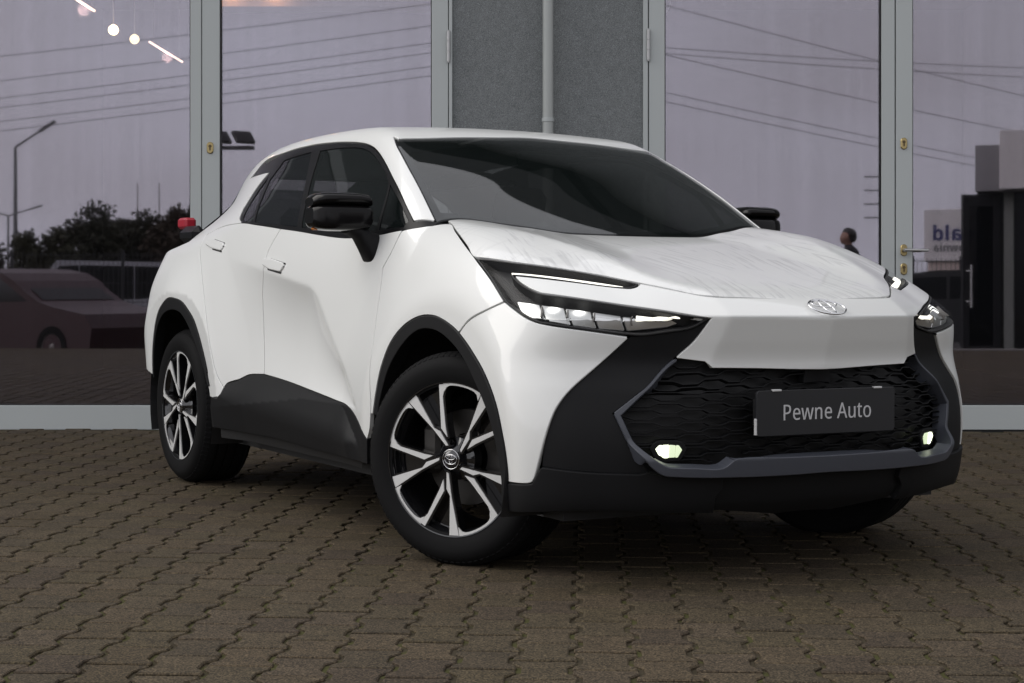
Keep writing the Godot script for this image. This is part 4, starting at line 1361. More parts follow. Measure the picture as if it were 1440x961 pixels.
# ---------------------------------------------------------------- paved yard
func paving() -> void:
	var yard := base("paved_yard")
	yard.rotation.z = -0.0025
	tag(yard, "", "", "", "structure")
	var bed := MB.new()
	bed.quad(Vector3(-14, -0.007, -10.74), Vector3(14, -0.007, -10.74), Vector3(14, -0.007, 2.4), Vector3(-14, -0.007, 2.4), Vector3.UP)
	var moss := picture(256, 256, func(x, y): return Color.WHITE)
	var mn := noise(77, 0.03, 4).get_seamless_image(256, 256)
	moss = picture(256, 256, func(x, y):
		var k := smoothstep(0.42, 0.62, mn.get_pixel(x, y).r)
		return Color(0.20, 0.165, 0.09).lerp(Color(0.235, 0.23, 0.04), k))
	put("joint_sand", bed, textured(mat(Color.WHITE, 0.95), moss, 0.8), yard)
	# one double-T stone, chamfered
	var pw := 0.1475
	var ph := 0.199
	var half := [[0.0, 0.0785], [0.034, 0.0785], [0.067, 0.0558]]
	var ring_ := PackedVector2Array()
	var gap := 0.0062
	for s in [[1, 1], [-1, 1], [-1, -1], [1, -1]]:
		var rows: Array = [2, 1, 0] if s[0] * s[1] > 0 else [0, 1, 2]
		for i in rows:
			ring_.append(Vector2(s[0] * (half[i][1]), s[1] * (ph * 0.5 - half[i][0] - (gap if i == 0 else 0.0))))
	var stone := func(ch: float, dz: float) -> ArrayMesh:
		var mb := MB.new()
		var c := Vector2.ZERO
		var inn: PackedVector2Array = Geometry2D.offset_polygon(ring_, -ch, Geometry2D.JOIN_MITER)[0]
		var m := ring_.size()
		var b0 := 0
		for i in inn.size():
			if inn[i].distance_to(ring_[0]) < inn[b0].distance_to(ring_[0]):
				b0 = i
		var top := []
		for i in m:
			top.append(inn[(i + b0) % inn.size()])
		var idx := Geometry2D.triangulate_polygon(PackedVector2Array(top))
		for i in range(0, idx.size(), 3):
			mb.flat(Vector3(top[idx[i]].x, 0, top[idx[i]].y), Vector3(top[idx[i + 1]].x, 0, top[idx[i + 1]].y), Vector3(top[idx[i + 2]].x, 0, top[idx[i + 2]].y), Vector3.UP)
		for i in m:
			var j := (i + 1) % m
			var e: Vector2 = (ring_[j] - ring_[i])
			var out := Vector3(e.y, 0, -e.x)
			if out.dot(Vector3(ring_[i].x + ring_[j].x, 0, ring_[i].y + ring_[j].y)) < 0.0:
				out = -out
			mb.quad(Vector3(top[i].x, 0, top[i].y), Vector3(top[j].x, 0, top[j].y), Vector3(ring_[j].x, -dz, ring_[j].y), Vector3(ring_[i].x, -dz, ring_[i].y), out + Vector3.UP)
			mb.quad(Vector3(ring_[i].x, -dz, ring_[i].y), Vector3(ring_[j].x, -dz, ring_[j].y), Vector3(ring_[j].x, -0.03, ring_[j].y), Vector3(ring_[i].x, -0.03, ring_[i].y), out)
		return mb.mesh()
	var meshes := [stone.call(0.0034, 0.003), stone.call(0.0042, 0.004), stone.call(0.003, 0.0026)]
	var tex := speckle(21, 256, 0.60, 0.62, 0.09, 0.0, 0.08)
	var tones := []
	for k in 8:
		var l := 0.135 + 0.015 * sin(k * 2.4)
		var q := textured(mat(lin(l * 1.30, l * (0.985 + 0.02 * cos(k * 1.7)), l * (0.60 + 0.04 * sin(k))), 0.82), tex, 1.35)
		q.metallic_specular = 0.35
		tones.append(q)
	var bulk := textured(mat(lin(0.135, 0.135, 0.135), 0.82), tex, 1.35)
	bulk.metallic_specular = 0.35
	bulk.vertex_color_use_as_albedo = true
	var rng := RandomNumberGenerator.new()
	rng.seed = 5
	var all := []
	var turn := Basis(Vector3.UP, -0.043)
	for i in range(-62, 63):
		for j in range(-75, 30):
			var p := Vector3(i * pw + 0.05, 0, j * ph + (ph * 0.5 if posmod(i, 2) == 1 else 0.0))
			p = turn * p
			if p.z < -10.70 or p.z > 2.2 or absf(p.x) > 8.8:
				continue
			var dpt := -p.z
			var seen := dpt > 3.8 and absf(p.x) < dpt * 0.302 + 0.12
			all.append([p, (dpt if seen else 100.0 + dpt), rng.randi() % 3, rng.randi() % 8, Vector3(rng.randfn(0, 0.004), rng.randfn(0, 0.012), rng.randfn(0, 0.004)), rng.randfn(0, 0.0009)])
	all.sort_custom(func(a, b): return a[1] < b[1])
	var rest := []
	var made := 0
	for s in all:
		var t := Transform3D(turn * Basis.from_euler(s[4]), s[0] + Vector3(0, s[5], 0))
		# those under the tyres and in the car's shade go with the rest
		if made < 300 and s[1] < 100.0:
			var o := MeshInstance3D.new()
			o.name = "paving_stone"
			o.mesh = meshes[s[2]]
			o.material_override = tones[s[3]]
			o.transform = t
			yard.add_child(o, true)
			made += 1
		else:
			rest.append([t, s[3]])
	var mm := MultiMesh.new()
	mm.transform_format = MultiMesh.TRANSFORM_3D
	mm.use_colors = true
	mm.mesh = meshes[0]
	mm.instance_count = rest.size()
	for i in rest.size():
		mm.set_instance_transform(i, rest[i][0])
		var k: int = rest[i][1]
		var l := 1.0 + 0.115 * sin(k * 2.4)
		mm.set_instance_color(i, Color(l * 1.30, l * (0.985 + 0.02 * cos(k * 1.7)), l * (0.60 + 0.04 * sin(k))))
	var mi := MultiMeshInstance3D.new()
	mi.name = "further_paving_stones"
	mi.multimesh = mm
	mi.material_override = bulk
	mi.set_meta("kind", "stuff")
	yard.add_child(mi, true)

# ---------------------------------------------------------------- the showroom
const FZ := -10.75
const FS := 223.2
func fx(p: float) -> float:
	return (p - 720.0) / FS
func fy(p: float) -> float:
	return 0.9234 + (398.9 - p) / FS

func slab(mb: MB, x0: float, x1: float, y0: float, y1: float, z0: float, z1: float, ch := 0.0) -> void:
	mb.box(Vector3((x0 + x1) * 0.5, (y0 + y1) * 0.5, (z0 + z1) * 0.5), Vector3(absf(x1 - x0), absf(y1 - y0), absf(z1 - z0)), ch)

func showroom() -> void:
	var b := base("showroom_building", Vector3(0, 0, 0))
	tag(b, "grey rendered showroom front with tall aluminium framed glass doors behind the car", "building")
	var alu := mat(lin(0.47, 0.50, 0.50), 0.42, 0.0)
	alu.metallic_specular = 0.4
	var dark := mat(lin(0.012, 0.012, 0.013), 0.6)
	var render_ := textured(mat(lin(0.43, 0.46, 0.47), 0.92), speckle(3, 512, 0.68, 0.36, 0.06, 0.0, 0.05), 1.1)
	render_.heightmap_enabled = true
	render_.heightmap_texture = speckle(8, 256, 0.5, 0.9, 0.05)
	render_.heightmap_scale = 0.12
	var top := 3.35
	# walls: middle pier, the piers to either side, and the wall above the doors
	var wl := MB.new()
	slab(wl, fx(636), fx(904.5), 0.0, top, FZ - 0.02, FZ - 0.3)
	put("wall", wl, render_, b)
	for s in [[fx(-66) - 26.0, fx(-66)], [fx(1611), fx(1611) + 20.0]]:
		wl = MB.new()
		slab(wl, s[0], s[1], -0.1, top, FZ - 0.02, FZ - 0.3)
		put("wall", wl, render_, b)
	wl = MB.new()
	slab(wl, fx(-66) - 26.0, fx(1611) + 20.0, top + 0.1, 5.3, FZ - 0.02, FZ - 0.3)
	put("wall", wl, render_, b)
	var lt := MB.new()
	slab(lt, fx(-66) - 26.0, fx(1611) + 20.0, top, top + 0.1, FZ - 0.01, FZ - 0.3, 0.004)
	put("lintel", lt, alu, b)
	var eave := MB.new()
	slab(eave, fx(-66) - 26.2, fx(1611) + 20.2, 5.3, 6.1, FZ + 0.6, FZ - 0.5, 0.01)
	put("eave", eave, mat(lin(0.03, 0.03, 0.033), 0.5), b)
	# rainwater pipe on the pier
	var pp := MB.new()
	var px := fx(770.3)
	pp.bar(Vector3(px, 0.02, FZ + 0.06), Vector3(px, 5.3, FZ + 0.06), 0.034, 0.034, 24)
	var pn := put("rainwater_pipe", pp, mat(lin(0.40, 0.42, 0.41), 0.4, 0.1), b)
	for y in [1.95, 3.9, 0.35]:
		var cl := MB.new()
		cl.lathe(Vector3(px, y - 0.012, FZ + 0.06), Vector3.UP, [Vector2(0.0345, 0), Vector2(0.038, 0), Vector2(0.038, 0.024), Vector2(0.0345, 0.024)], 24)
		cl.box(Vector3(px, y, FZ + 0.005), Vector3(0.014, 0.018, 0.05))
		put("pipe_clip", cl, alu, pn)
	# jambs beside the pier
	for s in [[631.3, 635.9], [904.6, 911.2]]:
		var j := MB.new()
		slab(j, fx(s[0]), fx(s[1]), 0.0, top, FZ + 0.005, FZ - 0.08, 0.002)
		put("door_jamb", j, alu, b)
	# the door leaves: outer edges of the leaf, outer edges of the glass
	var leaves := [[-63.0, 282.6, -38.0, 267.2, 1], [283.8, 630.2, 308.6, 607.0, 0], [912.6, 1258.8, 935.0, 1240.3, 0], [1260.4, 1607.0, 1283.8, 1582.0, 1]]
	var streak := noise(31, 0.012, 4)
	var str2 := noise(37, 0.09, 3)
	var film_tex := picture(1024, 64, func(x, y):
		var k := 0.95 + 0.035 * streak.get_noise_2d(x, y * 0.12) + 0.03 * str2.get_noise_2d(x * 2.5, y * 0.1)
		k = clampf(k, 0.4, 1.0)
		return Color(0.95 * k, 0.915 * k, 1.0 * k, 1.0))
	var film := mat(Color(1, 1, 1, 0.285), 0.015, 1.0)
	film.transparency = BaseMaterial3D.TRANSPARENCY_ALPHA
	film.albedo_texture = film_tex
	film.uv1_scale = Vector3(1.0, 1.0, 1.0)
	var clear := pane(0.04, lin(0.02, 0.022, 0.025))
	var y0 := fy(605)
	var yr := fy(570.5)
	var doors := []
	var n := 0
	for l in leaves:
		var leaf := Node3D.new()
		leaf.name = "door"
		b.add_child(leaf, true)
		doors.append(leaf)
		var x0 := fx(l[0])
		var x1 := fx(l[1])
		var g0 := fx(l[2])
		var g1 := fx(l[3])
		for s in [[x0, g0], [g1, x1]]:
			var st := MB.new()
			slab(st, s[0], s[1], y0, top - 0.01, FZ, FZ - 0.065, 0.003)
			put("stile", st, alu, leaf)
		var kr := MB.new()
		slab(kr, g0, g1, y0, yr, FZ - 0.0025, FZ - 0.065, 0.003)
		put("kick_rail", kr, alu, leaf)
		var tr := MB.new()
		slab(tr, g0, g1, top - 0.12, top - 0.01, FZ - 0.0025, FZ - 0.065, 0.003)
		put("top_rail", tr, alu, leaf)
		# rubber beads round the glass
		var gk := MB.new()
		for s in [[g0, g0 + 0.006, yr, top - 0.12], [g1 - 0.006, g1, yr, top - 0.12]]:
			slab(gk, s[0], s[1], s[2], s[3], FZ - 0.012, FZ - 0.05)
		slab(gk, g0 + 0.006, g1 - 0.006, yr, yr + 0.006, FZ - 0.012, FZ - 0.05)
		put("glazing_bead", gk, dark, leaf)
		# sealed unit: two sheets of glass, the outer one with a reflective coating
		var gl := MB.new()
		for z in [FZ - 0.030, FZ - 0.036, FZ - 0.052, FZ - 0.058]:
			gl.quad(Vector3(g0 + 0.004, yr + 0.004, z), Vector3(g1 - 0.004, yr + 0.004, z), Vector3(g1 - 0.004, top - 0.12, z), Vector3(g0 + 0.004, top - 0.12, z), Vector3(0, 0, 1))
		var pn2 := put("pane", gl, clear, leaf)
		var fm := MB.new()
		var z := FZ - 0.040
		fm.quad(Vector3(g0 + 0.004, yr + 0.004, z), Vector3(g1 - 0.004, yr + 0.004, z), Vector3(g1 - 0.004, top - 0.12, z), Vector3(g0 + 0.004, top - 0.12, z), Vector3(0, 0, 1))
		for v in fm.v:
			fm.uv.append(Vector2((v.x - g0) / (g1 - g0) * 0.92 + n * 0.31, (v.y - yr) * 0.3 + n * 0.17))
		put("coating", fm, film, leaf)
		# brush seal under the leaf
		var sl := MB.new()
		slab(sl, x0, x1, -0.03, y0 - 0.001, FZ - 0.014, FZ - 0.05)
		put("brush_seal", sl, dark, leaf)
		n += 1
	# dark shadow gaps between the leaves and at the jambs
	var gp := MB.new()
	for s in [[282.6, 283.8], [1258.8, 1260.4], [630.2, 631.3], [911.2, 912.6]]:
		slab(gp, fx(s[0]), fx(s[1]), 0.0, top - 0.01, FZ - 0.02, FZ - 0.06)
	put("meeting_seal", gp, dark, b)
	# hinges, lock cylinders, handle
	var steel := mat(lin(0.42, 0.42, 0.42), 0.3, 0.7)
	var brass := mat(lin(0.42, 0.33, 0.16), 0.28, 0.85)
	for h in [[630.8, 44.0, 87.0, 1], [911.7, 42.0, 85.0, 2], [630.8, 440.0, 483.0, 1], [911.7, 440.0, 483.0, 2]]:
		var hg := MB.new()
		var ya := fy(h[2])
		var yb := fy(h[1])
		for k in 3:
			var a := lerpf(ya, yb, k / 3.0) + 0.0025
			var c := lerpf(ya, yb, (k + 1) / 3.0) - 0.0025
			hg.bar(Vector3(fx(h[0]), a, FZ + 0.014), Vector3(fx(h[0]), c, FZ + 0.014), 0.0115, 0.0115, 16)
		hg.bar(Vector3(fx(h[0]), ya - 0.006, FZ + 0.014), Vector3(fx(h[0]), yb + 0.006, FZ + 0.014), 0.007, 0.007, 12)
		put("hinge", hg, steel, doors[h[3]])
	for c in [[295.3, 208.0], [1271.3, 202.0], [1271.3, 378.5], [1271.3, 352.0]]:
		var cy := MB.new()
		var p := PackedVector2Array()
		for i in 24:
			var a := TAU * i / 24.0
			var q := Vector2(cos(a), sin(a)) * 0.021
			q.y += 0.016 * signf(q.y)
			p.append(q)
		cy.prism(p, Vector3(fx(c[0]), fy(c[1]), FZ + 0.010), Vector3(1, 0, 0), Vector3(0, 1, 0), Vector3(0, 0, -0.010), 0.004)
		var cn := put("lock_plate", cy, brass, doors[1] if c[0] < 700.0 else doors[3])
		if c[1] != 352.0:
			var ky := MB.new()
			ky.lathe(Vector3(fx(c[0]), fy(c[1]) + 0.010, FZ + 0.010), Vector3(0, 0, 1), [Vector2(0.010, 0), Vector2(0.009, 0.003), Vector2(0.0001, 0.003)], 20)
			ky.box(Vector3(fx(c[0]), fy(c[1]) - 0.008, FZ + 0.0115), Vector3(0.009, 0.018, 0.003), 0.001)
			put("lock_cylinder", ky, mat(lin(0.12, 0.09, 0.05), 0.4, 0.8), cn.get_parent())
	var hd := MB.new()
	hd.bar(Vector3(fx(1271.3), fy(352), FZ + 0.008), Vector3(fx(1271.3), fy(352), FZ + 0.055), 0.011, 0.011, 16)
	hd.bar(Vector3(fx(1270), fy(352), FZ + 0.052), Vector3(fx(1303), fy(352.6), FZ + 0.052), 0.010, 0.009, 16)
	put("handle", hd, steel, doors[3])
	# the room behind the glass
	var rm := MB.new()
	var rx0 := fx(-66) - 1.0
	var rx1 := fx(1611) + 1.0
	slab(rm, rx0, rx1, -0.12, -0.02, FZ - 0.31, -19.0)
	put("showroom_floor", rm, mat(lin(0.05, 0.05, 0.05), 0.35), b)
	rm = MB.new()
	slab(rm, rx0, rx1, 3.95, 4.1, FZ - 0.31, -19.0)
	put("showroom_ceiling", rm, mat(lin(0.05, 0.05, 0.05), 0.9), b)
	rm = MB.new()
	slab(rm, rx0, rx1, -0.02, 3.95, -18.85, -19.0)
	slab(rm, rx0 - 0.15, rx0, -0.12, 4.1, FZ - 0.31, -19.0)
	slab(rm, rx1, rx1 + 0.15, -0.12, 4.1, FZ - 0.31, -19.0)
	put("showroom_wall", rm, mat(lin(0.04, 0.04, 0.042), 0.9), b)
	rm = MB.new()
	slab(rm, -2.3, 1.2, 3.02, 3.94, -12.9, -13.2)
	put("bulkhead", rm, mat(lin(0.30, 0.28, 0.26), 0.9), b)

func lit(o: Node3D, at_: Vector3, c: Color, e: float, size := 0.04) -> void:
	var l := OmniLight3D.new()
	l.name = "glow"
	l.position = at_
	l.light_color = c
	l.light_energy = e
	l.light_size = size
	l.omni_range = 12.0
	l.omni_attenuation = 2.0
	l.shadow_enabled = true
	o.add_child(l, true)

func room_lamps() -> void:
	var warm := Color(1.0, 0.86, 0.62)
	for s in [[Vector3(-3.39, 3.08, -14.5), 1.0, "bright round globe lamp shining behind the left glass door"], [Vector3(-3.41, 3.13, -15.4), 0.35, "dimmer small globe lamp behind the left glass door, beside the bright one"]]:
		var r := base("globe_lamp", s[0])
		tag(r, s[2], "lamp", "globe lamps in the showroom")
		var g := MB.new()
		g.lathe(Vector3.ZERO, Vector3.UP, [Vector2(0.0005, -0.045), Vector2(0.02, -0.040), Vector2(0.036, -0.026), Vector2(0.045, 0), Vector2(0.036, 0.026), Vector2(0.02, 0.040), Vector2(0.008, 0.046)], 24)
		put("lamp_globe", g, glow(Color(1.0, 0.9, 0.68), 5.0 * s[1]), r)
		var c := MB.new()
		c.bar(Vector3(0, 0.046, 0), Vector3(0, 3.95 - s[0].y, 0), 0.006, 0.006, 8)
		put("stem", c, M.dull_metal, r)
		lit(r, Vector3(0, 0, 0), warm, 0.12 * s[1], 0.04)
	for s in [[100.0, -6.0, 132.0, 15.0, 13.7, 14.6, "nearer thin strip lamp under the showroom ceiling"], [210.0, 59.0, 256.0, 87.0, 16.4, 17.6, "farther thin strip lamp under the showroom ceiling"]]:
		var a := Vector3((s[0] - 720.0) / 2398.8 * s[4], 0.9234 + (398.9 - s[1]) / 2398.8 * s[4], -s[4])
		var c := Vector3((s[2] - 720.0) / 2398.8 * s[5], 0.9234 + (398.9 - s[3]) / 2398.8 * s[5], -s[5])
		var r := base("strip_lamp", (a + c) * 0.5)
		tag(r, s[6], "lamp", "strip lamps in the showroom")
		var g := MB.new()
		g.bar((a - c) * 0.5, (c - a) * 0.5, 0.012, 0.012, 8)
		put("lamp_tube", g, glow(Color(1.0, 0.84, 0.76), 1.6), r)
		var h := MB.new()
		for k in [-0.4, 0.4]:
			var q: Vector3 = (c - a) * k
			h.bar(q + Vector3(0, 0.012, 0), Vector3(q.x, 3.95 - r.position.y, q.z), 0.003, 0.003, 6)
		put("hanger", h, M.dull_metal, r)
		lit(r, Vector3(0, -0.05, 0), Color(1.0, 0.84, 0.76), 0.05, 0.05)
	for s in [[-2.12, "left wall spot shining on the bulkhead behind the second glass pane"], [-1.79, "right wall spot shining on the bulkhead behind the second glass pane"]]:
		var r := base("wall_spot", Vector3(s[0], 3.16, -12.84))
		tag(r, s[1], "lamp", "wall spots on the bulkhead")
		var g := MB.new()
		g.lathe(Vector3.ZERO, Vector3(0, 0, 1), [Vector2(0.024, -0.06), Vector2(0.024, 0.0), Vector2(0.02, 0.004)], 20)
		put("lamp_body", g, M.dull_metal, r)
		g = MB.new()
		g.lathe(Vector3.ZERO, Vector3(0, 0, 1), [Vector2(0.02, 0.003), Vector2(0.0001, 0.004)], 20)
		put("lamp_face", g, glow(warm, 1.5), r)
		lit(r, Vector3(0, -0.06, 0.03), Color(1.0, 0.7, 0.45), 0.02, 0.03)

# ---------------------------------------------------------------- across the yard: what the glass doors reflect
const LOW := -0.32
# a point d metres off along the reflected line of sight, brought back to where it really stands behind the camera
func back(px: float, py: float, d: float) -> Vector3:
	return Vector3((px - 720.0) / 2398.8 * d, 0.9234 + (398.9 - py) / 2398.8 * d, d - 21.56)

func crown(mb: MB, c: Vector3, r: Vector3, leaves: int, size: float, rng: RandomNumberGenerator) -> void:
	var cl := []
	for k in 14:
		var d := Vector3(rng.randfn(), rng.randfn(), rng.randfn()).normalized() * pow(rng.randf(), 0.45)
		cl.append([c + d * r * 0.8, rng.randf_range(0.22, 0.45)])
	for i in leaves:
		var k = cl[rng.randi() % cl.size()]
		var d := Vector3(rng.randfn(), rng.randfn(), rng.randfn()).normalized() * pow(rng.randf(), 0.4)
		var p: Vector3 = k[0] + d * r * k[1]
		var a := Vector3(rng.randfn(), rng.randfn(), rng.randfn()).normalized()
		var b := a.cross(Vector3(rng.randfn(), rng.randfn(), rng.randfn())).normalized()
		var s := size * rng.randf_range(0.6, 1.4)
		mb.flat(p, p + a * s + b * s * 0.4, p + a * s - b * s * 0.4, (a.cross(b)))

func tree(px: float, d: float, top_py: float, w: float, label: String, dark: Color, seed_: int) -> void:
	var foot := back(px, 400.0, d)
	foot.y = LOW
	var h := back(px, top_py, d).y - LOW
	var t := base("broadleaf_tree", foot)
	tag(t, label, "tree", "trees across the yard")
	var rng := RandomNumberGenerator.new()
	rng.seed = seed_
	var tr := MB.new()
	tr.bar(Vector3.ZERO, Vector3(0.1, h * 0.75, 0), 0.14, 0.04, 8)
	for k in 7:
		var y := h * rng.randf_range(0.25, 0.6)
		var a := rng.randf() * TAU
		tr.bar(Vector3(0.05, y, 0), Vector3(cos(a) * w * 0.4, y + h * 0.25, sin(a) * w * 0.4), 0.05, 0.015, 6)
	put("trunk", tr, mat(lin(0.06, 0.05, 0.04), 0.9), t)
	var cr := MB.new()
	crown(cr, Vector3(0, h * 0.5, 0), Vector3(w * 0.62, h * 0.48, w * 0.5), 7500, 0.19, rng)
	put("crown", cr, mat(dark, 0.8), t)

# a simple parked car: length along x, built from side profiles with glass, wheels and lamps
func small_car(at_: Vector3, turn: float, paint: Color, prof: Array, glass: Array, wid: float, wheels: Array, screens: Array, label: String, cat: String) -> void:
	var c := base("far_parked_car", at_, turn)
	tag(c, label, cat, "cars parked across the yard")
	var pm := mat(paint, 0.45)
	var body_ := MB.new()
	var p := smoothed(arr(prof), 40.0, 2)
	if Geometry2D.is_polygon_clockwise(p):
		p.reverse()
	body_.prism(p, Vector3(0, 0, wid * 0.5), Vector3(1, 0, 0), Vector3(0, 1, 0), Vector3(0, 0, -wid), 0.09)
	put("body", body_, pm, c)
	var g := MB.new()
	for s in [1.0, -1.0]:
		for gl in glass:
			var q := arr(gl)
			if Geometry2D.is_polygon_clockwise(q):
				q.reverse()
			g.prism(q, Vector3(0, 0, s * (wid * 0.5 + 0.004)), Vector3(1, 0, 0), Vector3(0, 1, 0), Vector3(0, 0, -s * 0.01))
	put("window", g, M.gloss, c)
	for s in screens:
		var w0 := MB.new()
		var a := Vector3(s[0], s[1], 0)
		var b := Vector3(s[2], s[3], 0)
		var up := Vector3(-(b.y - a.y), b.x - a.x, 0).normalized() * 0.006
		if up.y < 0.0:
			up = -up
		var h := Vector3(0, 0, wid * 0.42)
		w0.quad(a + up - h, b + up - h * 0.9, b + up + h * 0.9, a + up + h, up)
		put("windscreen", w0, M.trim_gloss, c)
	for s in [1.0, -1.0]:
		var hl := MB.new()
		hl.box(Vector3(prof[8] - 0.03, prof[9] - 0.10, s * (wid * 0.5 - 0.22)), Vector3(0.20, 0.11, 0.36), 0.03)
		put("headlight", hl, M.chrome, c)
	for x in wheels:
		for s in [1.0, -1.0]:
			var w := MB.new()
			w.lathe(Vector3(x, 0.32, s * (wid * 0.5 - 0.1)), Vector3(0, 0, s), [Vector2(0.2, 0.108), Vector2(0.3, 0.112), Vector2(0.32, 0.08), Vector2(0.32, -0.08)], 28)
			var wn := put("wheel", w, M.rubber, c)
			var r := MB.new()
			r.lathe(Vector3(x, 0.32, s * (wid * 0.5 - 0.1)), Vector3(0, 0, s), [Vector2(0.2, 0.11), Vector2(0.17, 0.09), Vector2(0.05, 0.10), Vector2(0.001, 0.105)], 20)
			put("rim", r, M.dull_metal, wn)

func letters(o: Node3D, called: String, text: String, at_: Vector3, size: float, m: Material, bas: Basis) -> void:
	var tm := TextMesh.new()
	var fnt := SystemFont.new()
	fnt.font_names = PackedStringArray(["Droid Sans"])
	fnt.font_weight = 700
	tm.font = fnt
	tm.text = text
	tm.font_size = 64
	tm.pixel_size = size
	tm.depth = 0.03
	var ti := MeshInstance3D.new()
	ti.name = called
	ti.mesh = tm
	ti.material_override = m
	ti.transform = Transform3D(bas, at_)
	o.add_child(ti, true)

func lamp_post(px: float, d: float, top_py: float, arms: Array, label: String) -> void:
	var f := back(px, 400.0, d)
	f.y = LOW
	var h := back(px, top_py, d).y - LOW
	var o := base("street_lamp", f)
	tag(o, label, "street lamp", "street lamps across the yard")
	var grey := mat(lin(0.10, 0.10, 0.11), 0.5, 0.3)
	var p := MB.new()
	p.bar(Vector3.ZERO, Vector3(0, h, 0), 0.13, 0.07, 12)
	put("pole", p, grey, o)
	for a in arms:
		var e := Vector3(a[0], h + a[1], 0)
		var q := MB.new()
		q.bar(Vector3(0, h, 0), e, 0.06, 0.045, 8)
		put("arm", q, grey, o)
		q = MB.new()
		q.box(e + (e - Vector3(0, h, 0)).normalized() * 0.35, Vector3(0.9, 0.12, 0.3), 0.03, Basis(Vector3(0, 0, 1), atan2(a[1], a[0])))
		put("lamp_head", q, grey, o)

func wire(mb: MB, a: Vector3, b: Vector3, sag: float, r: float) -> void:
	var last := a
	for i in range(1, 13):
		var t := i / 12.0
		var p := a.lerp(b, t) - Vector3(0, sag * 4.0 * t * (1.0 - t), 0)
		mb.bar(last, p, r, r, 5, false)
		last = p

# ---- a person: joints with radii, joined smoothly and meshed as one surface
func skin_field(bones: Array, p: Vector3) -> float:
	var d := 10.0
	for b in bones:
		var a: Vector3 = b[0]
		var ab: Vector3 = b[1] - a
		var t := clampf((p - a).dot(ab) / maxf(ab.length_squared(), 1e-6), 0.0, 1.0)
		var e: float = (p - a - ab * t).length() - lerpf(b[2], b[3], t)
		d = smin(d, e, b[4])
	return d

func nets(mb: MB, bones: Array, cell: float) -> void:
	var lo := Vector3.ONE * 9.0
	var hi := -lo
	for b in bones:
		for k in 2:
			var r: Vector3 = Vector3.ONE * (maxf(b[2], b[3]) + 2.5 * cell)
			lo = lo.min(b[k] - r)
			hi = hi.max(b[k] + r)
	var n := Vector3i(((hi - lo) / cell).ceil()) + Vector3i.ONE
	var f := PackedFloat32Array()
	f.resize(n.x * n.y * n.z)
	f.fill(1.0)
	var sy := n.x
	var sz := n.x * n.y
	for b in bones:
		var r: Vector3 = Vector3.ONE * (maxf(b[2], b[3]) + 2.0 * cell + b[4])
		var i0 := Vector3i((((b[0] as Vector3).min(b[1]) - r - lo) / cell).floor()).clamp(Vector3i.ZERO, n - Vector3i.ONE)
		var i1 := Vector3i((((b[0] as Vector3).max(b[1]) + r - lo) / cell).ceil()).clamp(Vector3i.ZERO, n - Vector3i.ONE)
		for z in range(i0.z, i1.z + 1):
			for y in range(i0.y, i1.y + 1):
				for x in range(i0.x, i1.x + 1):
					var id := x + y * sy + z * sz
					if f[id] == 1.0:
						f[id] = skin_field(bones, lo + Vector3(x, y, z) * cell)
	var vid := {}
	var vs := PackedVector3Array()
	var ns := PackedVector3Array()
	var vertex := func(c: Vector3i) -> int:
		var id := c.x + c.y * sy + c.z * sz
		if vid.has(id):
			return vid[id]
		var s := Vector3.ZERO
		var k := 0
		for e in 12:
			var ax := e / 4
			var o1 := (e % 4) % 2
			var o2 := (e % 4) / 2
			var a := c
			a[(ax + 1) % 3] += o1
			a[(ax + 2) % 3] += o2
			var b := a
			b[ax] += 1
			var fa := f[a.x + a.y * sy + a.z * sz]
			var fb := f[b.x + b.y * sy + b.z * sz]
			if (fa < 0.0) != (fb < 0.0):
				s += Vector3(a).lerp(Vector3(b), fa / (fa - fb))
				k += 1
		var p := lo + s / maxf(k, 1) * cell
		var h := cell * 0.5
		var nn := Vector3(skin_field(bones, p + Vector3(h, 0, 0)) - skin_field(bones, p - Vector3(h, 0, 0)), skin_field(bones, p + Vector3(0, h, 0)) - skin_field(bones, p - Vector3(0, h, 0)), skin_field(bones, p + Vector3(0, 0, h)) - skin_field(bones, p - Vector3(0, 0, h))).normalized()
		vid[id] = vs.size()
		vs.append(p)
		ns.append(nn)
		return vid[id]
	for z in range(1, n.z - 1):
		for y in range(1, n.y - 1):
			for x in range(1, n.x - 1):
				var id := x + y * sy + z * sz
				var fa := f[id]
				for ax in 3:
					var id2: int = id + (1 if ax == 0 else (sy if ax == 1 else sz))
					if (fa < 0.0) == (f[id2] < 0.0):
						continue
					var c := Vector3i(x, y, z)
					var e1 := Vector3i.ZERO
					var e2 := Vector3i.ZERO
					e1[(ax + 1) % 3] = 1
					e2[(ax + 2) % 3] = 1
					var q := [vertex.call(c), vertex.call(c - e1), vertex.call(c - e1 - e2), vertex.call(c - e2)]
					mb.squad(vs[q[0]], vs[q[1]], vs[q[2]], vs[q[3]], ns[q[0]], ns[q[1]], ns[q[2]], ns[q[3]])

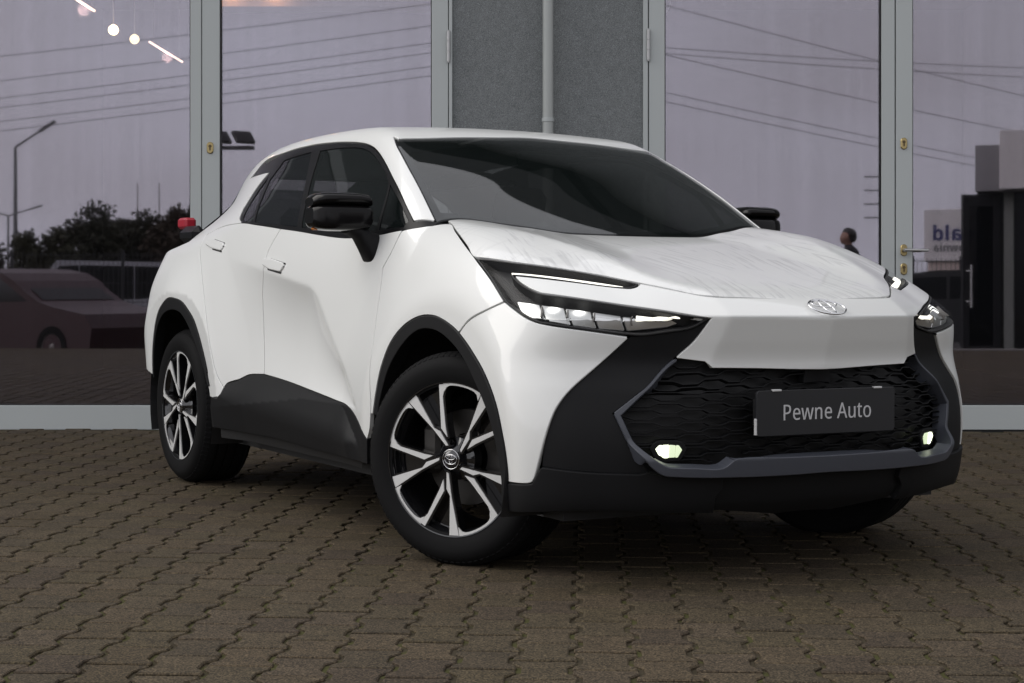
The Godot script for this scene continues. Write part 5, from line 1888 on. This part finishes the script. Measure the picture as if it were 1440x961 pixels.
func person() -> void:
	var foot := back(1196.0, 400.0, 25.4)
	foot.y = LOW + 0.3
	var o := base("person", foot, 0.25)
	tag(o, "person with short dark hair in a black jacket, head bowed, reflected above the bonnet", "person")
	# faces the reflected left: -x
	var J := func(l: Array) -> Array:
		return [Vector3(l[0], l[1], l[2]), Vector3(l[3], l[4], l[5]), l[6], l[7], l[8]]
	var bones := []
	for s in [1.0, -1.0]:
		bones.append(J.call([0.02, 0.92, 0.09 * s, -0.02 + 0.04 * s, 0.50, 0.10 * s, 0.085, 0.06, 0.03]))
		bones.append(J.call([-0.02 + 0.04 * s, 0.50, 0.10 * s, 0.05 + 0.05 * s, 0.10, 0.10 * s, 0.058, 0.042, 0.02]))
		bones.append(J.call([0.05 + 0.05 * s, 0.06, 0.10 * s, -0.10 + 0.05 * s, 0.04, 0.12 * s, 0.045, 0.035, 0.02]))
		bones.append(J.call([0.0, 1.40, 0.18 * s, 0.04, 1.12, 0.24 * s, 0.06, 0.05, 0.03]))
		bones.append(J.call([0.04, 1.12, 0.24 * s, -0.16, 0.96, 0.20 * s, 0.048, 0.038, 0.02]))
	bones.append(J.call([0.02, 0.96, 0.0, 0.02, 1.15, 0.0, 0.15, 0.15, 0.06]))
	bones.append(J.call([0.02, 1.15, 0.0, 0.01, 1.36, 0.0, 0.15, 0.13, 0.06]))
	bones.append(J.call([0.01, 1.40, -0.13, 0.01, 1.40, 0.13, 0.085, 0.085, 0.05]))
	bones.append(J.call([0.0, 1.42, 0.0, -0.03, 1.52, 0.0, 0.07, 0.055, 0.04]))
	var clothes := MB.new()
	nets(clothes, bones, 0.022)
	put("clothed_body", clothes, mat(lin(0.012, 0.012, 0.014), 0.8), o)
	var head := []
	head.append(J.call([-0.045, 1.63, 0.0, -0.035, 1.66, 0.0, 0.092, 0.095, 0.03]))
	head.append(J.call([-0.10, 1.575, 0.0, -0.085, 1.62, 0.0, 0.045, 0.06, 0.03]))
	head.append(J.call([-0.145, 1.605, 0.0, -0.13, 1.64, 0.0, 0.013, 0.010, 0.015]))
	head.append(J.call([-0.02, 1.50, 0.0, -0.04, 1.60, 0.0, 0.055, 0.06, 0.03]))
	for s in [1.0, -1.0]:
		head.append(J.call([-0.025, 1.615, 0.095 * s, -0.03, 1.65, 0.098 * s, 0.012, 0.016, 0.01]))
	var skin := mat(lin(0.34, 0.19, 0.14), 0.55)
	var hm := MB.new()
	nets(hm, head, 0.009)
	put("head", hm, skin, o)
	var hair := MB.new()
	nets(hair, [J.call([-0.03, 1.69, 0.0, 0.0, 1.67, 0.0, 0.088, 0.094, 0.03]), J.call([0.02, 1.62, 0.0, 0.0, 1.66, 0.0, 0.075, 0.085, 0.03])], 0.010)
	put("hair", hair, mat(lin(0.015, 0.011, 0.009), 0.6), o)
	for s in [1.0, -1.0]:
		var e := MB.new()
		nets(e, [J.call([-0.126, 1.648, 0.034 * s, -0.124, 1.648, 0.036 * s, 0.010, 0.010, 0.005])], 0.004)
		put("eye", e, mat(lin(0.05, 0.04, 0.035), 0.2), o)
		var hand := MB.new()
		var w := Vector3(-0.17, 0.945, 0.20 * s)
		var hb := [[w, w + Vector3(-0.05, -0.05, 0), 0.030, 0.034, 0.012]]
		for k in 4:
			var r: Vector3 = w + Vector3(-0.055 + 0.004 * k, -0.06, 0.024 - 0.016 * k)
			var l: float = 0.028 - 0.003 * absf(k - 1.4)
			hb.append([r, r + Vector3(-0.022, -l, 0), 0.0095, 0.009, 0.004])
			hb.append([r + Vector3(-0.022, -l, 0), r + Vector3(-0.004, -l * 1.8, 0), 0.009, 0.0075, 0.004])
		hb.append([w + Vector3(-0.02, -0.01, 0.03), w + Vector3(-0.05, -0.03, 0.045), 0.011, 0.010, 0.006])
		hb.append([w + Vector3(-0.05, -0.03, 0.045), w + Vector3(-0.07, -0.055, 0.036), 0.010, 0.008, 0.004])
		nets(hand, hb, 0.006)
		put("hand", hand, skin, o)

func fence(px0: float, px1: float, d: float, h: float, label: String) -> void:
	var a := back(px0, 400.0, d)
	var b := back(px1, 400.0, d)
	a.y = LOW
	b.y = LOW
	var o := base("mesh_fence", a)
	tag(o, label, "fence", "mesh fences across the yard")
	var m := mat(lin(0.02, 0.022, 0.024), 0.5)
	var len := b.x - a.x
	var n := maxi(1, roundi(len / 2.5))
	for i in n + 1:
		var x := len * i / n
		var p := MB.new()
		p.box(Vector3(x, h * 0.5 + 0.02, 0), Vector3(0.06, h + 0.04, 0.06), 0.006)
		put("fence_post", p, m, o)
		if i < n:
			var g := MB.new()
			var k := roundi(len / n / 0.10)
			for j in range(1, k):
				var xx := x + len / n * j / k
				g.bar(Vector3(xx, 0.05, 0.03), Vector3(xx, h, 0.03), 0.006, 0.006, 4, false)
			for y in [0.06, 0.45, 0.85, 1.25, h - 0.06]:
				g.bar(Vector3(x, y, 0.037), Vector3(x + len / n, y, 0.037), 0.007, 0.007, 4, false)
			put("mesh_panel", g, m, o).set_meta("kind", "stuff")

func street() -> void:
	var g := MB.new()
	g.quad(Vector3(-160, LOW, -60), Vector3(160, LOW, -60), Vector3(160, LOW, 220), Vector3(-160, LOW, 220), Vector3.UP)
	var gt := speckle(40, 256, 0.6, 0.3, 0.02)
	tag(put("ground", g, textured(mat(lin(0.07, 0.068, 0.055), 0.95), gt, 0.5)), "", "", "", "structure")
	# kerb at the edge of the raised yard
	var kb := MB.new()
	kb.box(Vector3(0, -0.17, 2.52), Vector3(40, 0.34, 0.16), 0.015)
	put("yard_kerb", kb, mat(lin(0.2, 0.19, 0.18), 0.9)).set_meta("kind", "structure")
	# grass verge beyond it
	var rng := RandomNumberGenerator.new()
	rng.seed = 12
	var blades := MB.new()
	for i in 9000:
		var p := Vector3(rng.randf_range(-14, 14), LOW + 0.004, rng.randf_range(2.65, 3.3))
		var a := rng.randf() * TAU
		var s := Vector3(cos(a), 0, sin(a)) * 0.012
		blades.flat(p - s, p + s, p + Vector3(rng.randfn(0, 0.03), rng.randf_range(0.05, 0.14), rng.randfn(0, 0.03)), Vector3(-sin(a), 0.4, cos(a)))
	var gr := put("grass_verge", blades, mat(lin(0.035, 0.05, 0.018), 0.9))
	tag(gr, "short green grass on the verge beyond the paved yard", "grass", "", "stuff")
	# trees
	tree(70, 62.0, 303.0, 2.6, "rounded tree at the left end of the row, beside the tall street lamp", lin(0.030, 0.032, 0.014), 1)
	tree(112, 66.0, 292.0, 3.0, "second tree from the left in the row, right of the rounded tree", lin(0.026, 0.026, 0.012), 2)
	tree(150, 64.0, 281.0, 3.2, "tallest tree in the middle of the row, with a spiky top", lin(0.024, 0.026, 0.012), 3)
	tree(190, 65.0, 302.0, 2.6, "low tree right of the tallest one in the row", lin(0.026, 0.026, 0.013), 4)
	tree(256, 63.0, 286.0, 2.6, "lone tree with reddish leaves beside the left door frame", lin(0.034, 0.022, 0.012), 5)
	for s in [[-60.0, "broad dark tree far left, outside the first glass pane"], [340.0, "dark tree behind the floodlight mast, right of the lone reddish tree"], [420.0, "dark tree behind the car's rear window, third right of the reddish tree"], [520.0, "dark tree behind the car's roof, nearest to the grey pier"]]:
		tree(s[0], 64.0, 330.0, 4.0, s[1], lin(0.026, 0.027, 0.013), int(s[0]) + 100)
	# masts and lamps
	lamp_post(21.0, 78.0, 207.0, [[1.15, 0.75]], "tall street lamp with one bent arm, left of the trees")
	lamp_post(11.0, 120.0, 304.0, [[1.6, 0.5], [-1.6, 0.5]], "farther street lamp with two arms, behind the tall one")
	for s in [[193.0, "thin mast left of the pair rising behind the low tree"], [223.5, "thin mast right of the pair, beside the lone reddish tree"]]:
		var f := back(s[0], 400.0, 88.0)
		f.y = LOW
		var o := base("thin_mast", f)
		tag(o, s[1], "mast", "thin masts behind the trees")
		var p := MB.new()
		p.bar(Vector3.ZERO, Vector3(0, back(s[0], 257.0, 88.0).y - LOW, 0), 0.06, 0.025, 8)
		put("mast_pole", p, mat(lin(0.12, 0.11, 0.11), 0.6), o)
	# floodlight mast
	var fp := back(290.0, 400.0, 26.0)
	fp.y = LOW
	var fl := base("floodlight_mast", fp)
	tag(fl, "floodlight mast with two square lamps on a crossbar above the left door frame", "floodlight")
	var dk := mat(lin(0.012, 0.012, 0.014), 0.5)
	var y1 := back(290.0, 208.0, 26.0).y - LOW
	var mb := MB.new()
	mb.bar(Vector3.ZERO, Vector3(0, y1, 0), 0.06, 0.05, 12)
	put("pole", mb, dk, fl)
	mb = MB.new()
	mb.box(Vector3(0.36, y1, 0), Vector3(0.74, 0.06, 0.06), 0.006)
	put("crossbar", mb, mat(lin(0.05, 0.05, 0.055), 0.5), fl)
	for x in [0.20, 0.56]:
		mb = MB.new()
		mb.box(Vector3(x, y1 + 0.16, 0.0), Vector3(0.33, 0.24, 0.06), 0.01, Basis(Vector3(0, 1, 0), -0.7) * Basis(Vector3(1, 0, 0), 0.75))
		put("floodlight_head", mb, dk, fl)
		mb = MB.new()
		mb.bar(Vector3(x - 0.08, y1 + 0.02, 0), Vector3(x + 0.08, y1 + 0.02, 0), 0.014, 0.014, 8)
		put("bracket", mb, M.dull_metal, fl)
	# power line
	var pole := back(772.0, 400.0, 60.0)
	pole.y = LOW
	var up := base("power_line_pylon", pole)
	tag(up, "tall power line pylon with crossarms, its wires fanning out to both sides", "pylon")
	mb = MB.new()
	mb.bar(Vector3.ZERO, Vector3(0, 13.0, 0), 0.25, 0.15, 10)
	put("pylon_pole", mb, dk, up)
	for y in [9.6, 11.0, 12.4]:
		mb = MB.new()
		mb.box(Vector3(0, y, 0), Vector3(0.2, 0.15, 4.0), 0.02)
		put("crossarm", mb, dk, up)
	var wm := mat(lin(0.16, 0.15, 0.16), 0.7)
	var left := [[45.0, 3.0], [84.0, 33.0], [109.0, 57.0], [122.0, 71.0], [141.5, 90.0], [155.5, 103.0]]
	var right := [[0.0, 75.0, 930.0], [61.0, 75.0, 930.0], [69.0, 86.0, 930.0], [70.0, 134.0, 930.0], [123.0, 184.0, 930.0], [136.0, 196.0, 930.0]]
	var names := ["topmost", "second", "third", "fourth", "fifth", "lowest"]
	for i in 6:
		var l: Array = left[i]
		var w := MB.new()
		var a := back(-800.0, l[0] + 110.0, 62.0)
		var b := back(770.0, l[1] - 20.0, 58.0)
		wire(w, a, b, 0.3, 0.013)
		tag(put("power_wire", w, wm), "%s power line wire across the left glass panes, counted from above" % names[i], "wire", "power line wires left of the pylon")
		var r: Array = right[i]
		var k: float = (r[1] - r[0]) / 310.0
		w = MB.new()
		wire(w, back(770.0, r[0] - k * 160.0, 58.0), back(1900.0, r[1] + k * 660.0, 62.0), 0.3, 0.013)
		tag(put("power_wire", w, wm), "%s power line wire across the right glass panes, counted from above" % names[i], "wire", "power line wires right of the pylon")
	var u2 := back(1242.0, 400.0, 100.0)
	u2.y = LOW
	var up2 := base("utility_pole", u2)
	tag(up2, "farther utility pole with four short crossarms beside the right door frame", "utility pole")
	mb = MB.new()
	mb.bar(Vector3.ZERO, Vector3(0, 8.2, 0), 0.14, 0.10, 8)
	put("pole", mb, dk, up2)
	for y in [5.1, 5.9, 6.7, 7.5]:
		mb = MB.new()
		mb.box(Vector3(-0.2, y, 0), Vector3(1.8, 0.08, 0.08), 0.01)
		put("crossarm", mb, dk, up2)
	# fences
	fence(-140.0, 640.0, 36.0, 1.9, "dark mesh fence on the left, in front of the trees")
	fence(1284.0, 1352.0, 34.0, 1.75, "dark mesh fence on the right, in front of the pale building")
	# parked cars
	small_car(Vector3(-7.3, LOW, 4.6), 0.55, lin(0.03, 0.003, 0.006), [-2.0, 0.25, 2.0, 0.25, 2.05, 0.6, 1.9, 0.80, 0.95, 0.98, 0.2, 1.40, -1.1, 1.45, -1.8, 1.25, -2.05, 0.85], [[0.75, 0.98, 0.15, 1.33, -0.35, 1.36, -0.35, 0.96], [-0.42, 0.96, -0.42, 1.36, -1.1, 1.37, -1.6, 1.2, -1.7, 0.98]], 1.75, [1.25, -1.25], [[0.92, 1.0, 0.24, 1.375]], "dark red hatchback with its bonnet to the right, behind the left glass door's reflection", "car")
	small_car(back(215.0, 400.0, 38.0) * Vector3(1, 0, 1) + Vector3(0, LOW, 0), 0.0, lin(0.42, 0.42, 0.45), [-2.3, 0.28, 2.3, 0.28, 2.35, 0.9, 2.2, 1.1, 1.3, 1.18, 0.8, 1.70, -1.9, 1.75, -2.25, 1.3, -2.35, 0.9], [[1.15, 1.0, 0.72, 1.60, -0.2, 1.62, -0.2, 0.9], [-0.22, 0.9, -0.22, 1.62, -1.4, 1.64, -1.4, 0.9], [-1.42, 0.9, -1.42, 1.64, -1.85, 1.62, -2.2, 1.1]], 1.9, [1.45, -1.45], [[1.28, 1.2, 0.84, 1.66]], "white people carrier with dark windows in front of the trees", "van")
	small_car(back(1318.0, 400.0, 30.0) * Vector3(1, 0, 1) + Vector3(0, LOW, 0), PI + 0.5, lin(0.018, 0.02, 0.022), [-2.1, 0.25, 2.1, 0.25, 2.15, 0.65, 1.95, 0.88, 0.95, 1.0, 0.3, 1.40, -1.2, 1.44, -1.95, 1.15, -2.15, 0.85], [[0.75, 1.0, 0.25, 1.33, -0.4, 1.36, -0.4, 0.98], [-0.46, 0.98, -0.46, 1.36, -1.15, 1.36, -1.6, 1.05]], 1.8, [1.3, -1.3], [[0.92, 1.02, 0.33, 1.375]], "dark grey car beside the right door frame, in front of the pale building", "car")
	# pale building with blue lettering, seen mirrored in the glass
	var bp := back(1305.0, 400.0, 60.0)
	var bl := base("pale_building", Vector3(bp.x, LOW, bp.z), 0.30)
	tag(bl, "pale building with blue sign lettering under its sloping roof line, at the right", "building")
	var white := mat(lin(0.78, 0.75, 0.73), 0.8)
	mb = MB.new()
	mb.box(Vector3(3.2, 1.0, 3.0), Vector3(6.4, 2.0, 6.0))
	put("wall", mb, mat(lin(0.68, 0.57, 0.51), 0.85), bl)
	mb = MB.new()
	var fa := PackedVector2Array([Vector2(-0.12, 2.02), Vector2(6.5, 2.02), Vector2(6.5, 4.0), Vector2(-0.12, 3.82)])
	mb.prism(fa, Vector3(0, 0, -0.12), Vector3(1, 0, 0), Vector3(0, 1, 0), Vector3(0, 0, 6.1), 0.01)
	put("fascia", mb, white, bl)
	# set facing the glass; the mirror turns it round
	letters(bl, "lettering", "rboald", Vector3(1.25, 3.0, -0.13), 0.0112, mat(lin(0.03, 0.035, 0.16), 0.5), Basis(Vector3(-1, 0, 0), Vector3(0.0, 1, 0), Vector3(0, 0, -1)) * Basis(Vector3(0, 0, 1), 0.0))
	letters(bl, "lettering", "rhurtownia", Vector3(1.2, 2.5, -0.13), 0.0058, mat(lin(0.2, 0.2, 0.2), 0.5), Basis(Vector3(-1, 0, 0), Vector3(0.0, 1, 0), Vector3(0, 0, -1)) * Basis(Vector3(0, 0, 1), 0.0))
	for x in [0.9, 2.0]:
		mb = MB.new()
		mb.box(Vector3(x, 1.15, -0.02), Vector3(0.7, 0.5, 0.06), 0.01)
		put("window", mb, mat(lin(0.05, 0.035, 0.03), 0.3), bl)
	# dark entrance pavilion with a white sign board
	var ep := back(1354.0, 400.0, 28.0)
	var en := base("entrance_pavilion", Vector3(ep.x, LOW, ep.z), 0.35)
	tag(en, "dark glazed entrance pavilion with an open black door and white sign board, far right", "building")
	mb = MB.new()
	mb.box(Vector3(3.7, 1.37, 1.6), Vector3(7.0, 2.74, 2.6), 0.01)
	put("glazed_wall", mb, M.gloss, en)
	mb = MB.new()
	mb.box(Vector3(3.5, 3.13, 1.5), Vector3(6.6, 0.76, 3.0), 0.01)
	put("roof_edge", mb, mat(lin(0.30, 0.29, 0.30), 0.7), en)
	mb = MB.new()
	mb.box(Vector3(0.72, 1.5, 0.28), Vector3(0.16, 3.0, 0.1), 0.01)
	put("column", mb, mat(lin(0.25, 0.26, 0.24), 0.6), en)
	mb = MB.new()
	mb.box(Vector3(3.7, 3.25, -0.12), Vector3(6.2, 0.95, 0.12), 0.01)
	var sb := put("sign_board", mb, mat(lin(0.78, 0.75, 0.74), 0.7), en)
	letters(sb, "lettering", "auto", Vector3(1.5, 3.12, -0.185), 0.004, mat(lin(0.12, 0.12, 0.12), 0.6), Basis(Vector3(-1, 0, 0), Vector3(0, 1, 0), Vector3(0, 0, -1)))
	var dr := Node3D.new()
	dr.name = "door"
	dr.position = Vector3(0.0, 0, -0.1)
	dr.rotation.y = -0.5
	en.add_child(dr, true)
	for s in [[0.06, 1.35, 0.12, 2.7], [0.60, 1.35, 0.12, 2.7]]:
		mb = MB.new()
		mb.box(Vector3(s[0], s[1], 0), Vector3(s[2], s[3], 0.06), 0.006)
		put("door_stile", mb, dk, dr)
	for y in [0.12, 2.6]:
		mb = MB.new()
		mb.box(Vector3(0.33, y, 0.0), Vector3(0.42, 0.2, 0.055), 0.006)
		put("door_rail", mb, dk, dr)
	mb = MB.new()
	mb.box(Vector3(0.33, 1.36, 0.0), Vector3(0.42, 2.28, 0.012))
	put("door_pane", mb, M.privacy, dr)
	mb = MB.new()
	mb.bar(Vector3(0.13, 0.85, -0.08), Vector3(0.13, 1.55, -0.08), 0.016, 0.016, 10)
	for y in [0.95, 1.45]:
		mb.bar(Vector3(0.13, y, -0.08), Vector3(0.06, y, -0.02), 0.012, 0.012, 8)
	put("door_handle", mb, M.alloy, dr)
	person()


func _ready() -> void:
	# camera: level, with the lens shifted down
	var cam := Camera3D.new()
	cam.name = "camera"
	cam.position = Vector3(0, 0.9234, 0)
	cam.projection = Camera3D.PROJECTION_FRUSTUM
	cam.near = 0.1
	cam.far = 400.0
	cam.size = 2.0 * 0.1 * 480.5 / 2398.83
	cam.frustum_offset = Vector2(0.0, -0.1 * 81.6 / 2398.83)
	add_child(cam)
	cam.current = true
	var we := WorldEnvironment.new()
	we.name = "surroundings"
	var e := Environment.new()
	e.background_mode = Environment.BG_SKY
	e.tonemap_mode = Environment.TONE_MAPPER_LINEAR
	e.tonemap_exposure = 1.5
	e.sdfgi_enabled = true
	e.ssao_enabled = true
	e.ssil_enabled = true
	var sky := Sky.new()
	sky.sky_material = overcast()
	e.sky = sky
	we.environment = e
	add_child(we)
	var sun := DirectionalLight3D.new()
	sun.name = "sun"
	sun.light_color = Color(1.0, 0.98, 0.95)
	sun.light_energy = 0.45
	sun.light_angular_distance = 60.0
	sun.rotation_degrees = Vector3(-36, -100, 0)
	sun.shadow_enabled = true
	add_child(sun)
	materials()
	paving()
	showroom()
	build_car()
	room_lamps()
	street()
